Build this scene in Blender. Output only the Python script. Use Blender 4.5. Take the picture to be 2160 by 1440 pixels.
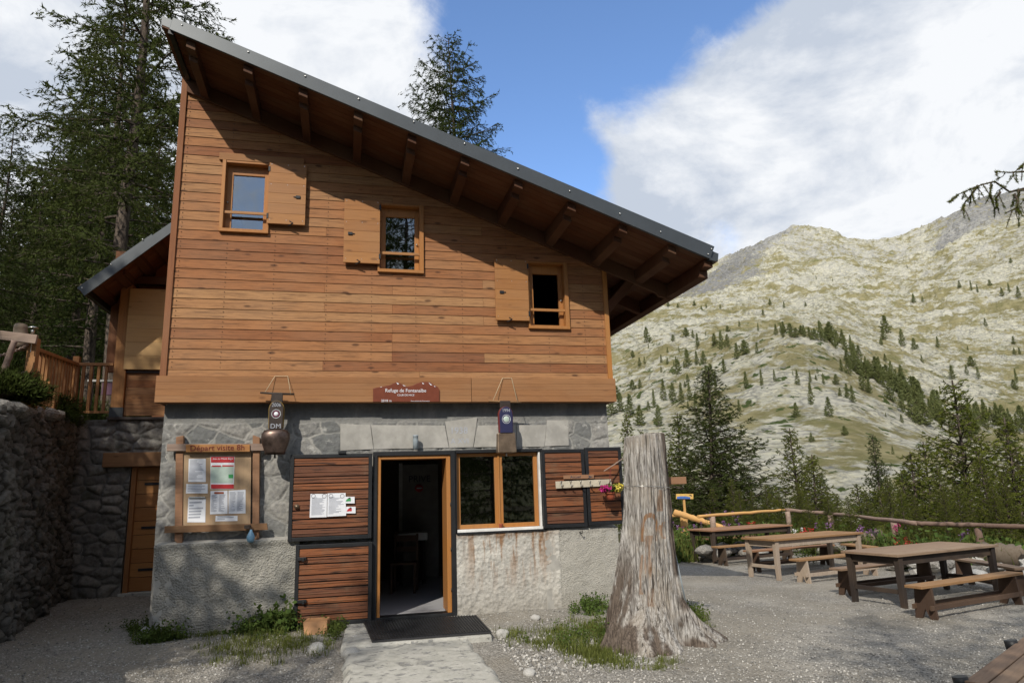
import bpy, bmesh, math, random
import numpy as np
from mathutils import Matrix, Vector
random.seed(7)
for o in list(bpy.data.objects): bpy.data.objects.remove(o)
SC = bpy.context.scene
COL = SC.collection
rad = math.radians
# ------------------------------------------------------------------ camera
RC = np.array([[0.9725876511, 0.2317898672, -0.0186203755], [-0.2304402638, 0.9499969191, -0.2107205227], [-0.0311535826, 0.2092350624, 0.9773689902]])
CAM = np.array([2.182, -9.325, 1.533]); FPX = 1462.0
cd = bpy.data.cameras.new('camera'); cam = bpy.data.objects.new('camera', cd); COL.objects.link(cam)
cd.sensor_width = 36; cd.lens = 36*FPX/2160; cd.clip_start = 0.05; cd.clip_end = 12000
Mx = Matrix([list(r) for r in RC]).to_4x4() @ Matrix.Rotation(rad(90), 4, 'X')
Mx.translation = Vector(CAM); cam.matrix_world = Mx
SC.camera = cam
# ------------------------------------------------------------------ light, sky, exposure
SC.view_settings.view_transform = 'Standard'; SC.view_settings.look = 'None'
SC.view_settings.exposure = 0.08; SC.view_settings.gamma = 1
SUN = Vector((-0.69, -1.1, 1.04)).normalized()
sl = bpy.data.lights.new('sun', 'SUN'); sl.energy = 3.9; sl.angle = rad(0.5); sl.color = (1, .93, .82)
so = bpy.data.objects.new('sun', sl); COL.objects.link(so); so.rotation_euler = SUN.to_track_quat('Z', 'Y').to_euler()
so.location = (-20, -30, 40)

def ray(x, y): return RC @ np.array([(x-1080)/FPX, 1, -(y-720)/FPX])
def at(x, y, Y=0.0):
    d = ray(x, y); return CAM + (Y-CAM[1])/d[1]*d
def atz(x, y, Z=0.0):
    d = ray(x, y); return CAM + (Z-CAM[2])/d[2]*d
def atr(x, y, D):
    d = ray(x, y); return CAM + D/math.hypot(d[0], d[1])*d

W = bpy.data.worlds.new("World"); SC.world = W; W.use_nodes = True
def world():
    nt = W.node_tree; N = nt.nodes; L = nt.links
    for n in list(N): N.remove(n)
    out = N.new('ShaderNodeOutputWorld'); bg = N.new('ShaderNodeBackground'); bg.inputs[1].default_value = 0.1
    sky = N.new('ShaderNodeTexSky'); sky.sky_type = 'NISHITA'; sky.sun_disc = False
    sky.sun_elevation = math.asin(SUN.z); sky.sun_rotation = math.atan2(SUN.x, SUN.y); sky.altitude = 2000; sky.air_density = 1.0; sky.dust_density = .6; sky.ozone_density = 1.5
    tc = N.new('ShaderNodeTexCoord')
    def noise(scale, det, rough, vec, dist=0):
        n = N.new('ShaderNodeTexNoise'); n.inputs['Scale'].default_value = scale; n.inputs['Detail'].default_value = det
        n.inputs['Roughness'].default_value = rough; n.inputs['Distortion'].default_value = dist; L.new(vec, n.inputs['Vector']); return n.outputs['Fac']
    def m(op, a, b, clamp=False):
        n = N.new('ShaderNodeMath'); n.operation = op; n.use_clamp = clamp
        for i, v in enumerate((a, b)):
            if isinstance(v, (int, float)): n.inputs[i].default_value = v
            else: L.new(v, n.inputs[i])
        return n.outputs[0]
    v = tc.outputs['Generated']
    acc = None
    for (px, py, r, w) in [(1210, -60, .33, 1.25), (1500, -90, .16, 1.15), (1600, -60, .10, .9), (1420, 60, .10, .85), (1100, 90, .17, 1.1), (1110, 230, .19, 1.1), (1170, 350, .15, 1.05), (1240, 430, .08, .8), (1330, 60, .17, 1.1), (1020, 130, .11, .9), (1400, 450, .13, .50), (1500, 520, .10, .52),
                           (0, -10, .06, .5), (1470, 90, .05, .55), (2050, 400, .06, .33)]:
        d = ray(px, py); d = d/np.linalg.norm(d)
        n = N.new('ShaderNodeVectorMath'); n.operation = 'DISTANCE'; L.new(v, n.inputs[0]); n.inputs[1].default_value = tuple(d)
        q = N.new('ShaderNodeMapRange'); q.interpolation_type = 'SMOOTHSTEP'; L.new(n.outputs['Value'], q.inputs[0])
        q.inputs[1].default_value = r; q.inputs[2].default_value = r*.25; q.inputs[3].default_value = 0; q.inputs[4].default_value = w
        acc = q.outputs[0] if acc is None else m('MAXIMUM', acc, q.outputs[0])
    # open blue sky behind the camera
    sep = N.new('ShaderNodeSeparateXYZ'); L.new(v, sep.inputs[0])
    back = N.new('ShaderNodeMapRange'); L.new(sep.outputs[1], back.inputs[0]); back.inputs[1].default_value = -.1; back.inputs[2].default_value = -.6; back.inputs[3].default_value = 0; back.inputs[4].default_value = .62
    acc = m('MAXIMUM', acc, back.outputs[0])
    n1 = noise(4.0, 10, .64, v, .5); n2 = noise(17, 9, .65, v, .6)
    nn = m('ADD', m('MULTIPLY', n1, 1.0), m('MULTIPLY', n2, .42))
    f = m('SUBTRACT', m('ADD', nn, .30), acc)
    cr = N.new('ShaderNodeMapRange'); cr.interpolation_type = 'SMOOTHSTEP'; L.new(f, cr.inputs[0])
    cr.inputs[1].default_value = .10; cr.inputs[2].default_value = .52
    dens = cr.outputs[0]
    # cloud body tone: bright billows and greyer undersides
    mp = N.new('ShaderNodeMapping'); mp.inputs['Scale'].default_value = (1, 1, 1.8); mp.inputs['Location'].default_value = (4.2, 1, .3); L.new(v, mp.inputs[0])
    n3 = noise(3.4, 9, .6, mp.outputs[0], .3)
    cc = N.new('ShaderNodeValToRGB'); L.new(n3, cc.inputs[0])
    cc.color_ramp.elements[0].position = .43; cc.color_ramp.elements[0].color = (5.4, 6.0, 7.0, 1)
    cc.color_ramp.elements[1].position = .58; cc.color_ramp.elements[1].color = (8.9, 9.1, 9.4, 1)
    bl = N.new('ShaderNodeMix'); bl.data_type = 'RGBA'; bl.blend_type = 'MULTIPLY'; bl.inputs[0].default_value = 1
    L.new(sky.outputs[0], bl.inputs[6]); bl.inputs[7].default_value = (2.05, 2.3, 2.55, 1)
    mx = N.new('ShaderNodeMix'); mx.data_type = 'RGBA'; L.new(dens, mx.inputs[0]); L.new(bl.outputs[2], mx.inputs[6]); L.new(cc.outputs[0], mx.inputs[7])
    L.new(mx.outputs[2], bg.inputs[0]); L.new(bg.outputs[0], out.inputs[0])
world()

# ------------------------------------------------------------------ materials
class NT:
    def __init__(s, name):
        s.m = bpy.data.materials.new(name); s.m.use_nodes = True; s.t = s.m.node_tree; s.N = s.t.nodes; s.L = s.t.links
        s.b = s.N['Principled BSDF']; s.out = s.N['Material Output']
        s.tc = s.N.new('ShaderNodeTexCoord').outputs['Object']
    def put(s, inp, v):
        if isinstance(v, (int, float)): inp.default_value = v
        elif isinstance(v, tuple): inp.default_value = (*v, 1) if len(v) == 3 and inp.type == 'RGBA' else v
        else: s.L.new(v, inp)
    def mapping(s, scale=(1, 1, 1), rot=(0, 0, 0), loc=(0, 0, 0), vec=None):
        n = s.N.new('ShaderNodeMapping'); n.inputs['Scale'].default_value = scale; n.inputs['Rotation'].default_value = rot; n.inputs['Location'].default_value = loc
        s.L.new(vec or s.tc, n.inputs[0]); return n.outputs[0]
    def noise(s, scale, det=4, rough=.55, vec=None, dist=0, col=False):
        n = s.N.new('ShaderNodeTexNoise'); n.inputs['Scale'].default_value = scale; n.inputs['Detail'].default_value = det
        n.inputs['Roughness'].default_value = rough; n.inputs['Distortion'].default_value = dist; s.L.new(vec or s.tc, n.inputs['Vector']); return n.outputs['Color' if col else 'Fac']
    def vor(s, scale, feat='F1', vec=None, out='Distance', rnd=1):
        n = s.N.new('ShaderNodeTexVoronoi'); n.feature = feat; n.inputs['Scale'].default_value = scale; n.inputs['Randomness'].default_value = rnd; s.L.new(vec or s.tc, n.inputs['Vector']); return n.outputs[out]
    def math(s, op, a, b=0.0, clamp=False):
        n = s.N.new('ShaderNodeMath'); n.operation = op; n.use_clamp = clamp; s.put(n.inputs[0], a); s.put(n.inputs[1], b); return n.outputs[0]
    def rng(s, v, a, b, c=0.0, d=1.0, sm=True):
        n = s.N.new('ShaderNodeMapRange'); n.interpolation_type = 'SMOOTHSTEP' if sm else 'LINEAR'; s.L.new(v, n.inputs[0])
        for i, q in enumerate((a, b, c, d)): n.inputs[i+1].default_value = q
        return n.outputs[0]
    def mix(s, f, a, b, mode='MIX'):
        n = s.N.new('ShaderNodeMix'); n.data_type = 'RGBA'; n.blend_type = mode; s.put(n.inputs[0], f); s.put(n.inputs[6], a); s.put(n.inputs[7], b); return n.outputs[2]
    def attr(s, name, out='Fac'):
        n = s.N.new('ShaderNodeAttribute'); n.attribute_name = name; return n.outputs[out]
    def xyz(s):
        n = s.N.new('ShaderNodeSeparateXYZ'); s.L.new(s.tc, n.inputs[0]); return n.outputs
    def bump(s, h, strength=.5, dist=.01):
        n = s.N.new('ShaderNodeBump'); n.inputs['Strength'].default_value = strength; n.inputs['Distance'].default_value = dist; s.L.new(h, n.inputs['Height']); s.L.new(n.outputs[0], s.b.inputs['Normal'])
    def done(s, col, rough=.8, metal=0.0, spec=.3):
        s.put(s.b.inputs['Base Color'], col); s.put(s.b.inputs['Roughness'], rough); s.put(s.b.inputs['Metallic'], metal); s.b.inputs['Specular IOR Level'].default_value = spec
        return s.m

def wood(name, c0, c1, axis='x', grain=1.0, knots=.5, rough=.75, streak=.35, dark=(.05, .02, .01), bump=.35, mid=None):
    """c0..c1: board tones picked by the per-board attribute 'tone'; grain runs along axis."""
    k = NT(name)
    sc = {'x': (1.2, 22, 22), 'y': (22, 1.2, 22), 'z': (22, 22, 1.2)}[axis]
    tone = k.attr('tone')
    off = k.N.new('ShaderNodeVectorMath'); off.operation = 'MULTIPLY_ADD'; k.L.new(tone, off.inputs[0]); off.inputs[1].default_value = (9, 5, 7); k.L.new(k.tc, off.inputs[2]); vec = off.outputs[0]
    g = k.noise(2.2*grain, 6, .65, k.mapping(sc, vec=vec), .6)
    g2 = k.noise(9*grain, 3, .6, k.mapping(sc, vec=vec))
    big = k.noise(1.3, 3, .5, vec)
    base = k.mix(tone, c0, c1)
    if mid: base = k.mix(k.rng(tone, .0, .5, 1, 0, False), k.mix(k.rng(tone, .45, 1.0, 0, 1, False), mid, c1), c0)
    base = k.mix(k.rng(g, .42, .72, 0, streak*1.5), base, k.mix(.55, base, dark))
    base = k.mix(k.rng(g2, .5, .75, 0, streak), base, k.mix(.4, base, dark))
    base = k.mix(k.rng(big, .35, .7, 0, .35), base, k.mix(.5, base, (.30, .20, .12)))
    if knots:
        ks = {'x': (2.4, 6.5, 6.5), 'y': (6.5, 2.4, 6.5), 'z': (6.5, 6.5, 2.4)}[axis]
        v = k.vor(1.0, 'F1', k.mapping(ks, vec=vec))
        base = k.mix(k.rng(v, .16, .07, 0, knots), base, k.mix(.75, base, dark))
    k.bump(k.math('ADD', g, k.math('MULTIPLY', g2, .5)), bump, .004)
    return k.done(base, rough)

M = {}
def mats():
    M['clad'] = wood('cladding_larch', (.41, .225, .10), (.22, .078, .032), 'x', 1.15, 1.0, streak=.8, mid=(.35, .145, .054))
    M['trimwood'] = wood('trim_larch', (.26, .105, .045), (.20, .075, .03), 'z', 1, .4)
    M['band'] = wood('band_larch', (.34, .165, .068), (.27, .12, .048), 'x', .8, .6)
    M['soffit'] = wood('soffit_pine', (.12, .045, .018), (.085, .031, .013), 'x', 1, .4)
    M['beam'] = wood('beam_wood', (.075, .028, .012), (.055, .02, .009), 'y', .8, .3)
    M['beamx'] = wood('beam_wood_x', (.10, .038, .016), (.08, .03, .013), 'x', .8, .3)
    M['orange'] = wood('varnished_pine', (.43, .185, .048), (.36, .145, .038), 'z', .7, .35, rough=.45, streak=.2)
    M['orangex'] = wood('varnished_pine_x', (.40, .185, .06), (.32, .135, .042), 'x', .7, .6, rough=.5, streak=.25)
    M['pale'] = wood('pale_pine', (.55, .36, .16), (.50, .31, .13), 'x', .6, .4, streak=.15)
    M['deckwood'] = wood('deck_pine', (.36, .17, .06), (.28, .12, .045), 'z', .8, .4)
    M['oldboard'] = wood('old_beam', (.28, .15, .07), (.24, .13, .065), 'x', .8, .5)
    M['ply'] = wood('plywood', (.42, .30, .18), (.40, .28, .17), 'z', .5, 0, streak=.15)
    M['tabletop'] = wood('weathered_top', (.28, .20, .135), (.21, .135, .09), 'x', .8, .3, streak=.4)
    M['reddish'] = wood('weathered_red', (.30, .16, .09), (.25, .13, .07), 'x', .8, .2, streak=.35)
    M['yellowplank'] = wood('yellow_plank', (.30, .17, .075), (.24, .13, .058), 'x', .8, .3, streak=.35)
    M['darktable'] = wood('dark_table', (.035, .027, .023), (.025, .02, .018), 'z', .8, 0, streak=.2)
    M['brownleg'] = wood('brown_leg', (.085, .052, .035), (.065, .04, .028), 'z', .8, 0, streak=.3)
    M['greyleg'] = wood('grey_leg', (.40, .33, .26), (.34, .27, .21), 'z', .8, 0, streak=.3)
    M['railgrey'] = wood('grey_rail', (.34, .26, .21), (.24, .17, .14), 'x', .6, .5, streak=.5)
    M['raildark'] = wood('dark_rail', (.17, .12, .10), (.14, .09, .07), 'x', .6, .5, streak=.5)
    M['railfresh'] = wood('fresh_rail', (.62, .36, .13), (.55, .30, .10), 'x', .6, .3, streak=.2)
    M['logend'] = wood('grey_log', (.20, .17, .13), (.15, .12, .09), 'x', .6, .3, streak=.5)
    k = NT('burnt_plank')
    tone = k.attr('tone')
    off = k.N.new('ShaderNodeVectorMath'); off.operation = 'MULTIPLY_ADD'; k.L.new(tone, off.inputs[0]); off.inputs[1].default_value = (9, 5, 7); k.L.new(k.tc, off.inputs[2]); vec = off.outputs[0]
    g = k.noise(1.6, 8, .7, k.mapping((1.1, 20, 26), vec=vec), .8)
    base = k.mix(tone, (.27, .095, .035), (.135, .055, .03))
    base = k.mix(k.rng(g, .46, .66), base, (.018, .012, .01))
    base = k.mix(k.rng(k.noise(3, 4, .6, vec), .5, .7, 0, .5), base, (.16, .10, .06))
    k.bump(g, .6, .006); M['burnt'] = k.done(base, .6)
    def plain(name, c, rough=.6, metal=0.0, spec=.4, nz=.12, sc=8):
        k = NT(name); n = k.noise(sc, 5, .6)
        col = k.mix(k.rng(n, .3, .75), tuple(x*(1-nz) for x in c), tuple(min(1, x*(1+nz)) for x in c)); return k.done(col, rough, metal, spec)
    M['plain'] = plain
    M['black'] = plain('black_paint', (.010, .011, .013), .5, 0, .5, .3)
    M['slate'] = plain('grey_sheet_metal', (.062, .07, .075), .42, .35, .5, .08, 3)
    M['steel'] = plain('steel', (.55, .55, .53), .3, 1, .5)
    M['white'] = plain('white_paint', (.72, .72, .70), .6)
    M['greydoor'] = plain('dim_white_paint', (.34, .33, .31), .6); M['paper'] = plain('paper', (.74, .76, .80), .7, nz=.03)
    M['greyink'] = plain('grey_ink', (.38, .40, .45), .8)
    M['ink'] = plain('dark_ink', (.05, .05, .07), .8)
    M['red'] = plain('red_print', (.50, .03, .035), .5)
    M['greenp'] = plain('green_print', (.05, .32, .10), .5)
    M['palegreen'] = plain('pale_green_print', (.45, .55, .48), .6)
    M['darkred'] = plain('dark_red_letters', (.14, .015, .012), .6)
    M['signbrown'] = plain('brown_enamel', (.17, .045, .022), .4, nz=.12, sc=12)
    M['rope'] = plain('rope', (.55, .45, .30), .8)
    M['bronze'] = plain('aged_bronze', (.12, .085, .07), .38, .75, nz=.5, sc=9)
    M['tanmetal'] = plain('brass_sheet', (.22, .16, .11), .42, .7, nz=.25, sc=9)
    M['leather'] = plain('dark_leather', (.04, .028, .022), .5, nz=.3)
    M['navy'] = plain('navy_leather', (.02, .022, .07), .5)
    M['fringe'] = plain('ochre_fringe', (.20, .13, .035), .9)
    M['bluebulb'] = plain('blue_plastic', (.17, .33, .48), .35)
    M['terracotta'] = plain('terracotta', (.36, .09, .045), .6)
    M['pipe'] = plain('grey_pipe', (.30, .35, .38), .4)
    M['hook'] = plain('white_hook', (.62, .60, .56), .35)
    M['rack'] = plain('cream_rack', (.50, .45, .35), .6, nz=.15)
    M['magenta'] = plain('magenta_petal', (.50, .03, .20), .6, nz=.3, sc=60)
    M['yellowp'] = plain('yellow_petal', (.70, .58, .10), .6, nz=.3, sc=60)
    M['purple'] = plain('purple_petal', (.28, .13, .32), .6, nz=.3, sc=40)
    M['redp'] = plain('red_petal', (.50, .035, .03), .6, nz=.3, sc=40)
    M['rubber'] = plain('rubber', (.03, .03, .033), .6)
    M['interior'] = plain('interior_wall', (.10, .075, .05), .9)
    M['bluesign'] = plain('blue_paint', (.07, .16, .45), .5)
    M['yellowsign'] = plain('yellow_wood', (.66, .42, .12), .6)
    M['darkmauve'] = plain('mauve_cloth', (.10, .05, .08), .8)
    M['whitestone'] = plain('white_stone', (.42, .41, .385), .85, nz=.35, sc=14)
    # interior floor
    k = NT('interior_floor'); M['ifloor'] = k.done(k.mix(k.noise(2), (.34, .34, .36), (.42, .42, .43)), .5)
    # glass
    k = NT('window_glass'); k.N.remove(k.b)
    gl = k.N.new('ShaderNodeBsdfGlossy'); gl.inputs['Roughness'].default_value = .015; gl.inputs['Color'].default_value = (.9, .93, .95, 1)
    tr = k.N.new('ShaderNodeBsdfTransparent'); tr.inputs['Color'].default_value = (.55, .6, .58, 1)
    fr = k.N.new('ShaderNodeFresnel'); fr.inputs['IOR'].default_value = 1.9
    mx = k.N.new('ShaderNodeMixShader'); f = k.math('ADD', k.math('MULTIPLY', fr.outputs[0], 1.0), .10, True)
    wv = k.N.new('ShaderNodeBump'); wv.inputs['Strength'].default_value = .04; wv.inputs['Distance'].default_value = .02; k.L.new(k.noise(2.0, 2), wv.inputs['Height']); k.L.new(wv.outputs[0], gl.inputs['Normal'])
    k.L.new(f, mx.inputs[0]); k.L.new(tr.outputs[0], mx.inputs[1]); k.L.new(gl.outputs[0], mx.inputs[2]); k.L.new(mx.outputs[0], k.out.inputs[0]); M['glass'] = k.m
    # roughcast render
    def roughcast(name, c0, c1, scale, amp, rust=False):
        k = NT(name); n = k.noise(scale, 6, .7); v = k.vor(scale*1.4)
        big = k.noise(1.7, 5, .65); h = k.math('ADD', n, k.math('MULTIPLY', v, .7))
        col = k.mix(k.rng(big, .3, .7), c0, c1)
        col = k.mix(k.rng(n, .35, .6, .35, 0), col, (.12, .12, .11))
        col = k.mix(k.rng(k.noise(5, 5, .7, k.mapping((1, 1, .25))), .55, .75, 0, .35), col, (.16, .155, .14))
        z = k.xyz()
        col = k.mix(k.rng(z[2], .35, -.05, 0, .45), col, (.20, .18, .15))
        if rust:
            s = k.noise(7.0, 5, .7, k.mapping((1, 1, .10)))
            fz = k.rng(z[2], .22, .80, 0, 1, False)
            f = k.math('MULTIPLY', k.rng(s, .45, .56), fz)
            win = k.math('MULTIPLY', k.rng(z[0], 3.65, 3.9), k.rng(z[0], 5.0, 4.75))
            f = k.math('MULTIPLY', f, win)
            col = k.mix(k.math('MULTIPLY', f, .9), col, (.24, .125, .055))
            edge = k.math('MULTIPLY', k.rng(z[2], .90, .98), k.rng(k.noise(3), .35, .6)); col = k.mix(k.math('MULTIPLY', edge, .5), col, (.22, .12, .06))
        k.bump(h, .9, amp); return k.done(col, .92, 0, .15)
    M['render'] = roughcast('roughcast_render', (.31, .30, .265), (.40, .385, .345), 34, .02)
    M['renderlight'] = roughcast('trowelled_render', (.46, .44, .40), (.56, .54, .49), 15, .016, True)
    M['renderfine'] = roughcast('fine_roughcast', (.44, .42, .37), (.50, .48, .43), 55, .015)
    k = NT('smooth_mortar'); n = k.noise(4, 6, .65); M['mortar'] = k.done(k.mix(k.rng(n, .3, .7), (.30, .29, .265), (.43, .415, .38)), .85, 0, .2); 
    k.bump(k.noise(25, 5), .3, .004)
    # facade masonry, tone attribute = stone tone, joint attribute = mortar
    k = NT('facade_stone'); t = k.attr('tone'); j = k.attr('joint'); n = k.noise(18, 7, .7); big = k.noise(2.2, 4, .6)
    st = k.mix(t, (.16, .165, .16), (.31, .30, .275)); st = k.mix(k.rng(n, .4, .7, 0, .6), st, (.12, .12, .125)); st = k.mix(k.rng(k.noise(6, 5, .7), .58, .72, 0, .6), st, (.55, .54, .50))
    z = k.xyz(); tint = k.math('MULTIPLY', k.rng(z[2], 2.38, 2.60), k.rng(k.noise(4, 4, .7, k.mapping((1, 1, .3))), .3, .6, .5, 1))  # masonry colour darkens towards the top, below the timber band
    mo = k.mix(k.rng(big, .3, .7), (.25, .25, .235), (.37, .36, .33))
    col = k.mix(j, st, mo); col = k.mix(k.math('MULTIPLY', tint, .62), col, (.085, .09, .095))
    k.bump(k.math('ADD', k.noise(28, 6, .7), k.math('MULTIPLY', k.noise(70, 4), .5)), .7, .012); M['fstone'] = k.done(col, .9, 0, .2)
    # rubble wall
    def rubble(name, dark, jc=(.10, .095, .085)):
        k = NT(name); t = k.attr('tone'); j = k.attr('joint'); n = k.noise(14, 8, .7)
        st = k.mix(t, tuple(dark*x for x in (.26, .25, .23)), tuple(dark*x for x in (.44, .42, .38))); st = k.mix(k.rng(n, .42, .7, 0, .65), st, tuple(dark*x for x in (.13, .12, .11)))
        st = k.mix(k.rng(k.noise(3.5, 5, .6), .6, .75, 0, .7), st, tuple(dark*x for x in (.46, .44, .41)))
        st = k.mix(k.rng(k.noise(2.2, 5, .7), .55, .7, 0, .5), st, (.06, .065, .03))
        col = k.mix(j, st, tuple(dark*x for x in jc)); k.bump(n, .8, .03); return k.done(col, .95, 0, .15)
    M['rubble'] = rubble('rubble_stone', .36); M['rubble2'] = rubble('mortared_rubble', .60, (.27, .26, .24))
    # gravel ground
    k = NT('gravel'); v = k.vor(38, 'F1'); vc = k.vor(38, 'F1', out='Color'); v2 = k.vor(95); n = k.noise(.8, 6, .6); n2 = k.noise(160, 3)
    sepc = k.N.new('ShaderNodeSeparateColor'); k.L.new(vc, sepc.inputs[0])
    col = k.mix(sepc.outputs[0], (.24, .225, .20), (.49, .465, .425)); col = k.mix(k.rng(v, .25, .6, 0, .55), col, (.15, .145, .13))
    col = k.mix(k.rng(n, .42, .66, 0, .55), col, (.40, .37, .32)); col = k.mix(k.rng(n2, .55, .7, 0, .4), col, (.46, .45, .42))
    col = k.mix(k.rng(k.noise(.45, 6, .65), .42, .6, 0, .75), col, k.mix(.45, col, (.20, .17, .12))); col = k.mix(k.rng(k.noise(60, 4, .8), .62, .72, 0, .6), col, (.09, .07, .05))
    k.bump(k.math('ADD', k.math('MULTIPLY', v, -1), k.math('MULTIPLY', v2, -.6)), .9, .02); M['gravel'] = k.done(col, .95, 0, .15)
    k = NT('gravel_stone'); t = k.attr('tone'); M['pebble'] = k.done(k.mix(t, (.17, .165, .155), (.54, .52, .48)), .9, 0, .2)
    # slab concrete
    k = NT('old_concrete'); n = k.noise(6, 7, .7); p = k.noise(9, 5, .65, k.mapping((1, 1.6, 1))); col = k.mix(k.rng(n, .3, .7), (.34, .335, .30), (.47, .46, .42))
    col = k.mix(k.rng(p, .56, .62, 0, .7), col, (.20, .20, .205)); col = k.mix(k.rng(k.noise(50, 3), .6, .75, 0, .4), col, (.15, .15, .14))
    k.bump(k.math('ADD', n, k.math('MULTIPLY', k.rng(p, .56, .62), -.35)), .8, .03); M['concrete'] = k.done(col, .9, 0, .2)
    # old stump wood
    k = NT('stump_wood'); s = k.attr('tint'); bk = k.attr('bark'); g = k.noise(3, 9, .72, k.mapping((17, 17, 1.5)), .7); g2 = k.noise(2.2, 4, .6)
    crack = k.noise(1.6, 6, .6, k.mapping((15, 15, .8)), .5)
    col = k.mix(k.rng(g, .36, .64), (.13, .115, .10), (.56, .54, .51)); col = k.mix(k.rng(g2, .45, .7, 0, .5), col, (.42, .36, .29))
    col = k.mix(k.rng(crack, .57, .64, 0, .85), col, (.05, .042, .036))
    col = k.mix(k.math('MULTIPLY', s, k.rng(g, .3, .55, .5, 1)), col, (.27, .135, .055)); col = k.mix(bk, col, k.mix(k.rng(g, .35, .65), (.07, .055, .045), (.20, .16, .13)))
    k.bump(k.math('ADD', g, k.math('MULTIPLY', crack, -.8)), .9, .03); M['stump'] = k.done(col, .9, 0, .15)
    # bark
    k = NT('larch_bark'); g = k.noise(7, 7, .7, k.mapping((2.5, 2.5, .8))); col = k.mix(k.rng(g, .35, .65), (.04, .032, .028), (.15, .12, .095)); k.bump(g, 1, .03); M['bark'] = k.done(col, .95, 0, .1)
    k = NT('twig_wood'); M['twig'] = k.done(k.mix(k.noise(4), (.045, .035, .025), (.10, .075, .05)), .9, 0, .1)
    def needles(name, c0, c1, tl=.25):
        k = NT(name); t = k.attr('tone'); n = k.noise(.6, 4, .6); rn = k.N.new('ShaderNodeObjectInfo').outputs['Random']
        col = k.mix(k.math('ADD', k.math('MULTIPLY', t, .6), k.math('MULTIPLY', k.rng(n, .3, .7), .4)), c0, c1)
        col = k.mix(k.math('MULTIPLY', rn, .35), col, (.11, .115, .03))
        k.done(col, .85, 0, .04)
        tr = k.N.new('ShaderNodeBsdfTranslucent'); k.put(tr.inputs[0], k.mix(.5, col, (.14, .17, .03))); mx = k.N.new('ShaderNodeMixShader'); mx.inputs[0].default_value = tl
        k.L.new(k.b.outputs[0], mx.inputs[1]); k.L.new(tr.outputs[0], mx.inputs[2]); k.L.new(mx.outputs[0], k.out.inputs[0]); return k.m
    M['needle'] = needles('larch_needles', (.018, .032, .012), (.055, .075, .022), .2)
    M['needleyoung'] = needles('young_larch_needles', (.038, .062, .012), (.17, .185, .032), .32)
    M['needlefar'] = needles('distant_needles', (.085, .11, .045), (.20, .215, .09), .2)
    M['leaf'] = needles('weed_leaf', (.035, .07, .02), (.11, .16, .04), .25)
    M['grassb'] = needles('grass_blade', (.07, .10, .025), (.22, .24, .07), .3)
    M['juniper'] = needles('juniper', (.03, .055, .015), (.08, .12, .03), .2)
    # hillside
    k = NT('mountain_ground'); cr = k.attr('crag_shade'); z = k.xyz()
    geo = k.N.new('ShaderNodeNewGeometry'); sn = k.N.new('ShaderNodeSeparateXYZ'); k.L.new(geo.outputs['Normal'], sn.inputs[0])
    A = k.mapping((.024, .024, .085), (rad(34), rad(-30), 0)); st = k.noise(2.0, 12, .7, A, .5)
    B = k.mapping((.07, .07, .30), (rad(36), rad(-32), 0)); st2 = k.noise(3.0, 10, .72, B, .4)
    big = k.noise(.016, 6, .6); gul = k.noise(1, 5, .6, k.mapping((.045, .007, .01), (0, 0, rad(34)))); med = k.noise(.06, 8, .68); fine = k.noise(.30, 7, .72)
    rockf = k.rng(k.math('ADD', k.math('ADD', k.math('MULTIPLY', st, .24), k.math('MULTIPLY', med, .24)), k.math('ADD', k.math('MULTIPLY', big, .34), k.math('ADD', k.math('MULTIPLY', fine, .16), k.math('MULTIPLY', gul, .08)))), .495, .545)
    wn = k.N.new('ShaderNodeVectorMath'); wn.operation = 'MULTIPLY_ADD'; k.L.new(k.noise(.05, 4, .6, col=True), wn.inputs[0]); wn.inputs[1].default_value = (30, 30, 30); k.L.new(k.tc, wn.inputs[2]); wv_ = wn.outputs[0]
    rock = k.mix(k.rng(st2, .34, .58), (.30, .30, .27), (.70, .67, .52)); rock = k.mix(k.rng(fine, .53, .66, 0, .6), rock, (.20, .20, .20))
    rock = k.mix(k.rng(med, .5, .6, 0, .5), rock, (.62, .60, .52)); rock = k.mix(k.rng(k.vor(.045, 'DISTANCE_TO_EDGE', k.mapping((1, 1, 1.8), vec=wv_)), .07, .0, 0, .5), rock, (.12, .125, .12))  # dark crack lines paint crevice shadow into the rock colour
    grass = k.mix(k.rng(k.noise(.09, 6), .35, .65), (.235, .215, .10), (.36, .32, .17)); grass = k.mix(k.rng(k.noise(.028, 6, .6), .56, .66, 0, .6), grass, (.15, .16, .05))
    grass = k.mix(k.rng(fine, .5, .7, 0, .4), grass, (.42, .38, .24))
    col = k.mix(rockf, grass, rock)
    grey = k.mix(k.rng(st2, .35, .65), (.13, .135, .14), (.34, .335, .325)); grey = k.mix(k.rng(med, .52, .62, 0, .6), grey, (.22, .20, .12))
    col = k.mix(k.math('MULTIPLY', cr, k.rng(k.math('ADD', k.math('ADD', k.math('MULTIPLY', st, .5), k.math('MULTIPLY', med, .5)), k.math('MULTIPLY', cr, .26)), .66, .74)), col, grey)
    far_haze = k.math('MULTIPLY', k.attr('far_haze'), k.rng(med, .40, .58)); col = k.mix(k.math('MULTIPLY', far_haze, .7), col, k.mix(k.rng(st2, .4, .6), (.30, .30, .30), (.60, .585, .53)))  # greyer rock far off, also paled in colour in place of haze
    shr = k.math('MULTIPLY', k.rng(k.noise(.13, 4, .55), .60, .63), k.attr('shrub')); col = k.mix(shr, col, (.075, .105, .03))
    wd = k.attr('near'); dirt = k.mix(k.rng(fine, .4, .6), (.09, .075, .045), (.14, .14, .06)); col = k.mix(wd, col, dirt)
    k.bump(k.math('ADD', k.math('MULTIPLY', st2, 1.5), k.math('ADD', fine, k.math('MULTIPLY', st, 2))), 1, 2.6); M['hill'] = k.done(col, .95, 0, .1)
mats()
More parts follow.
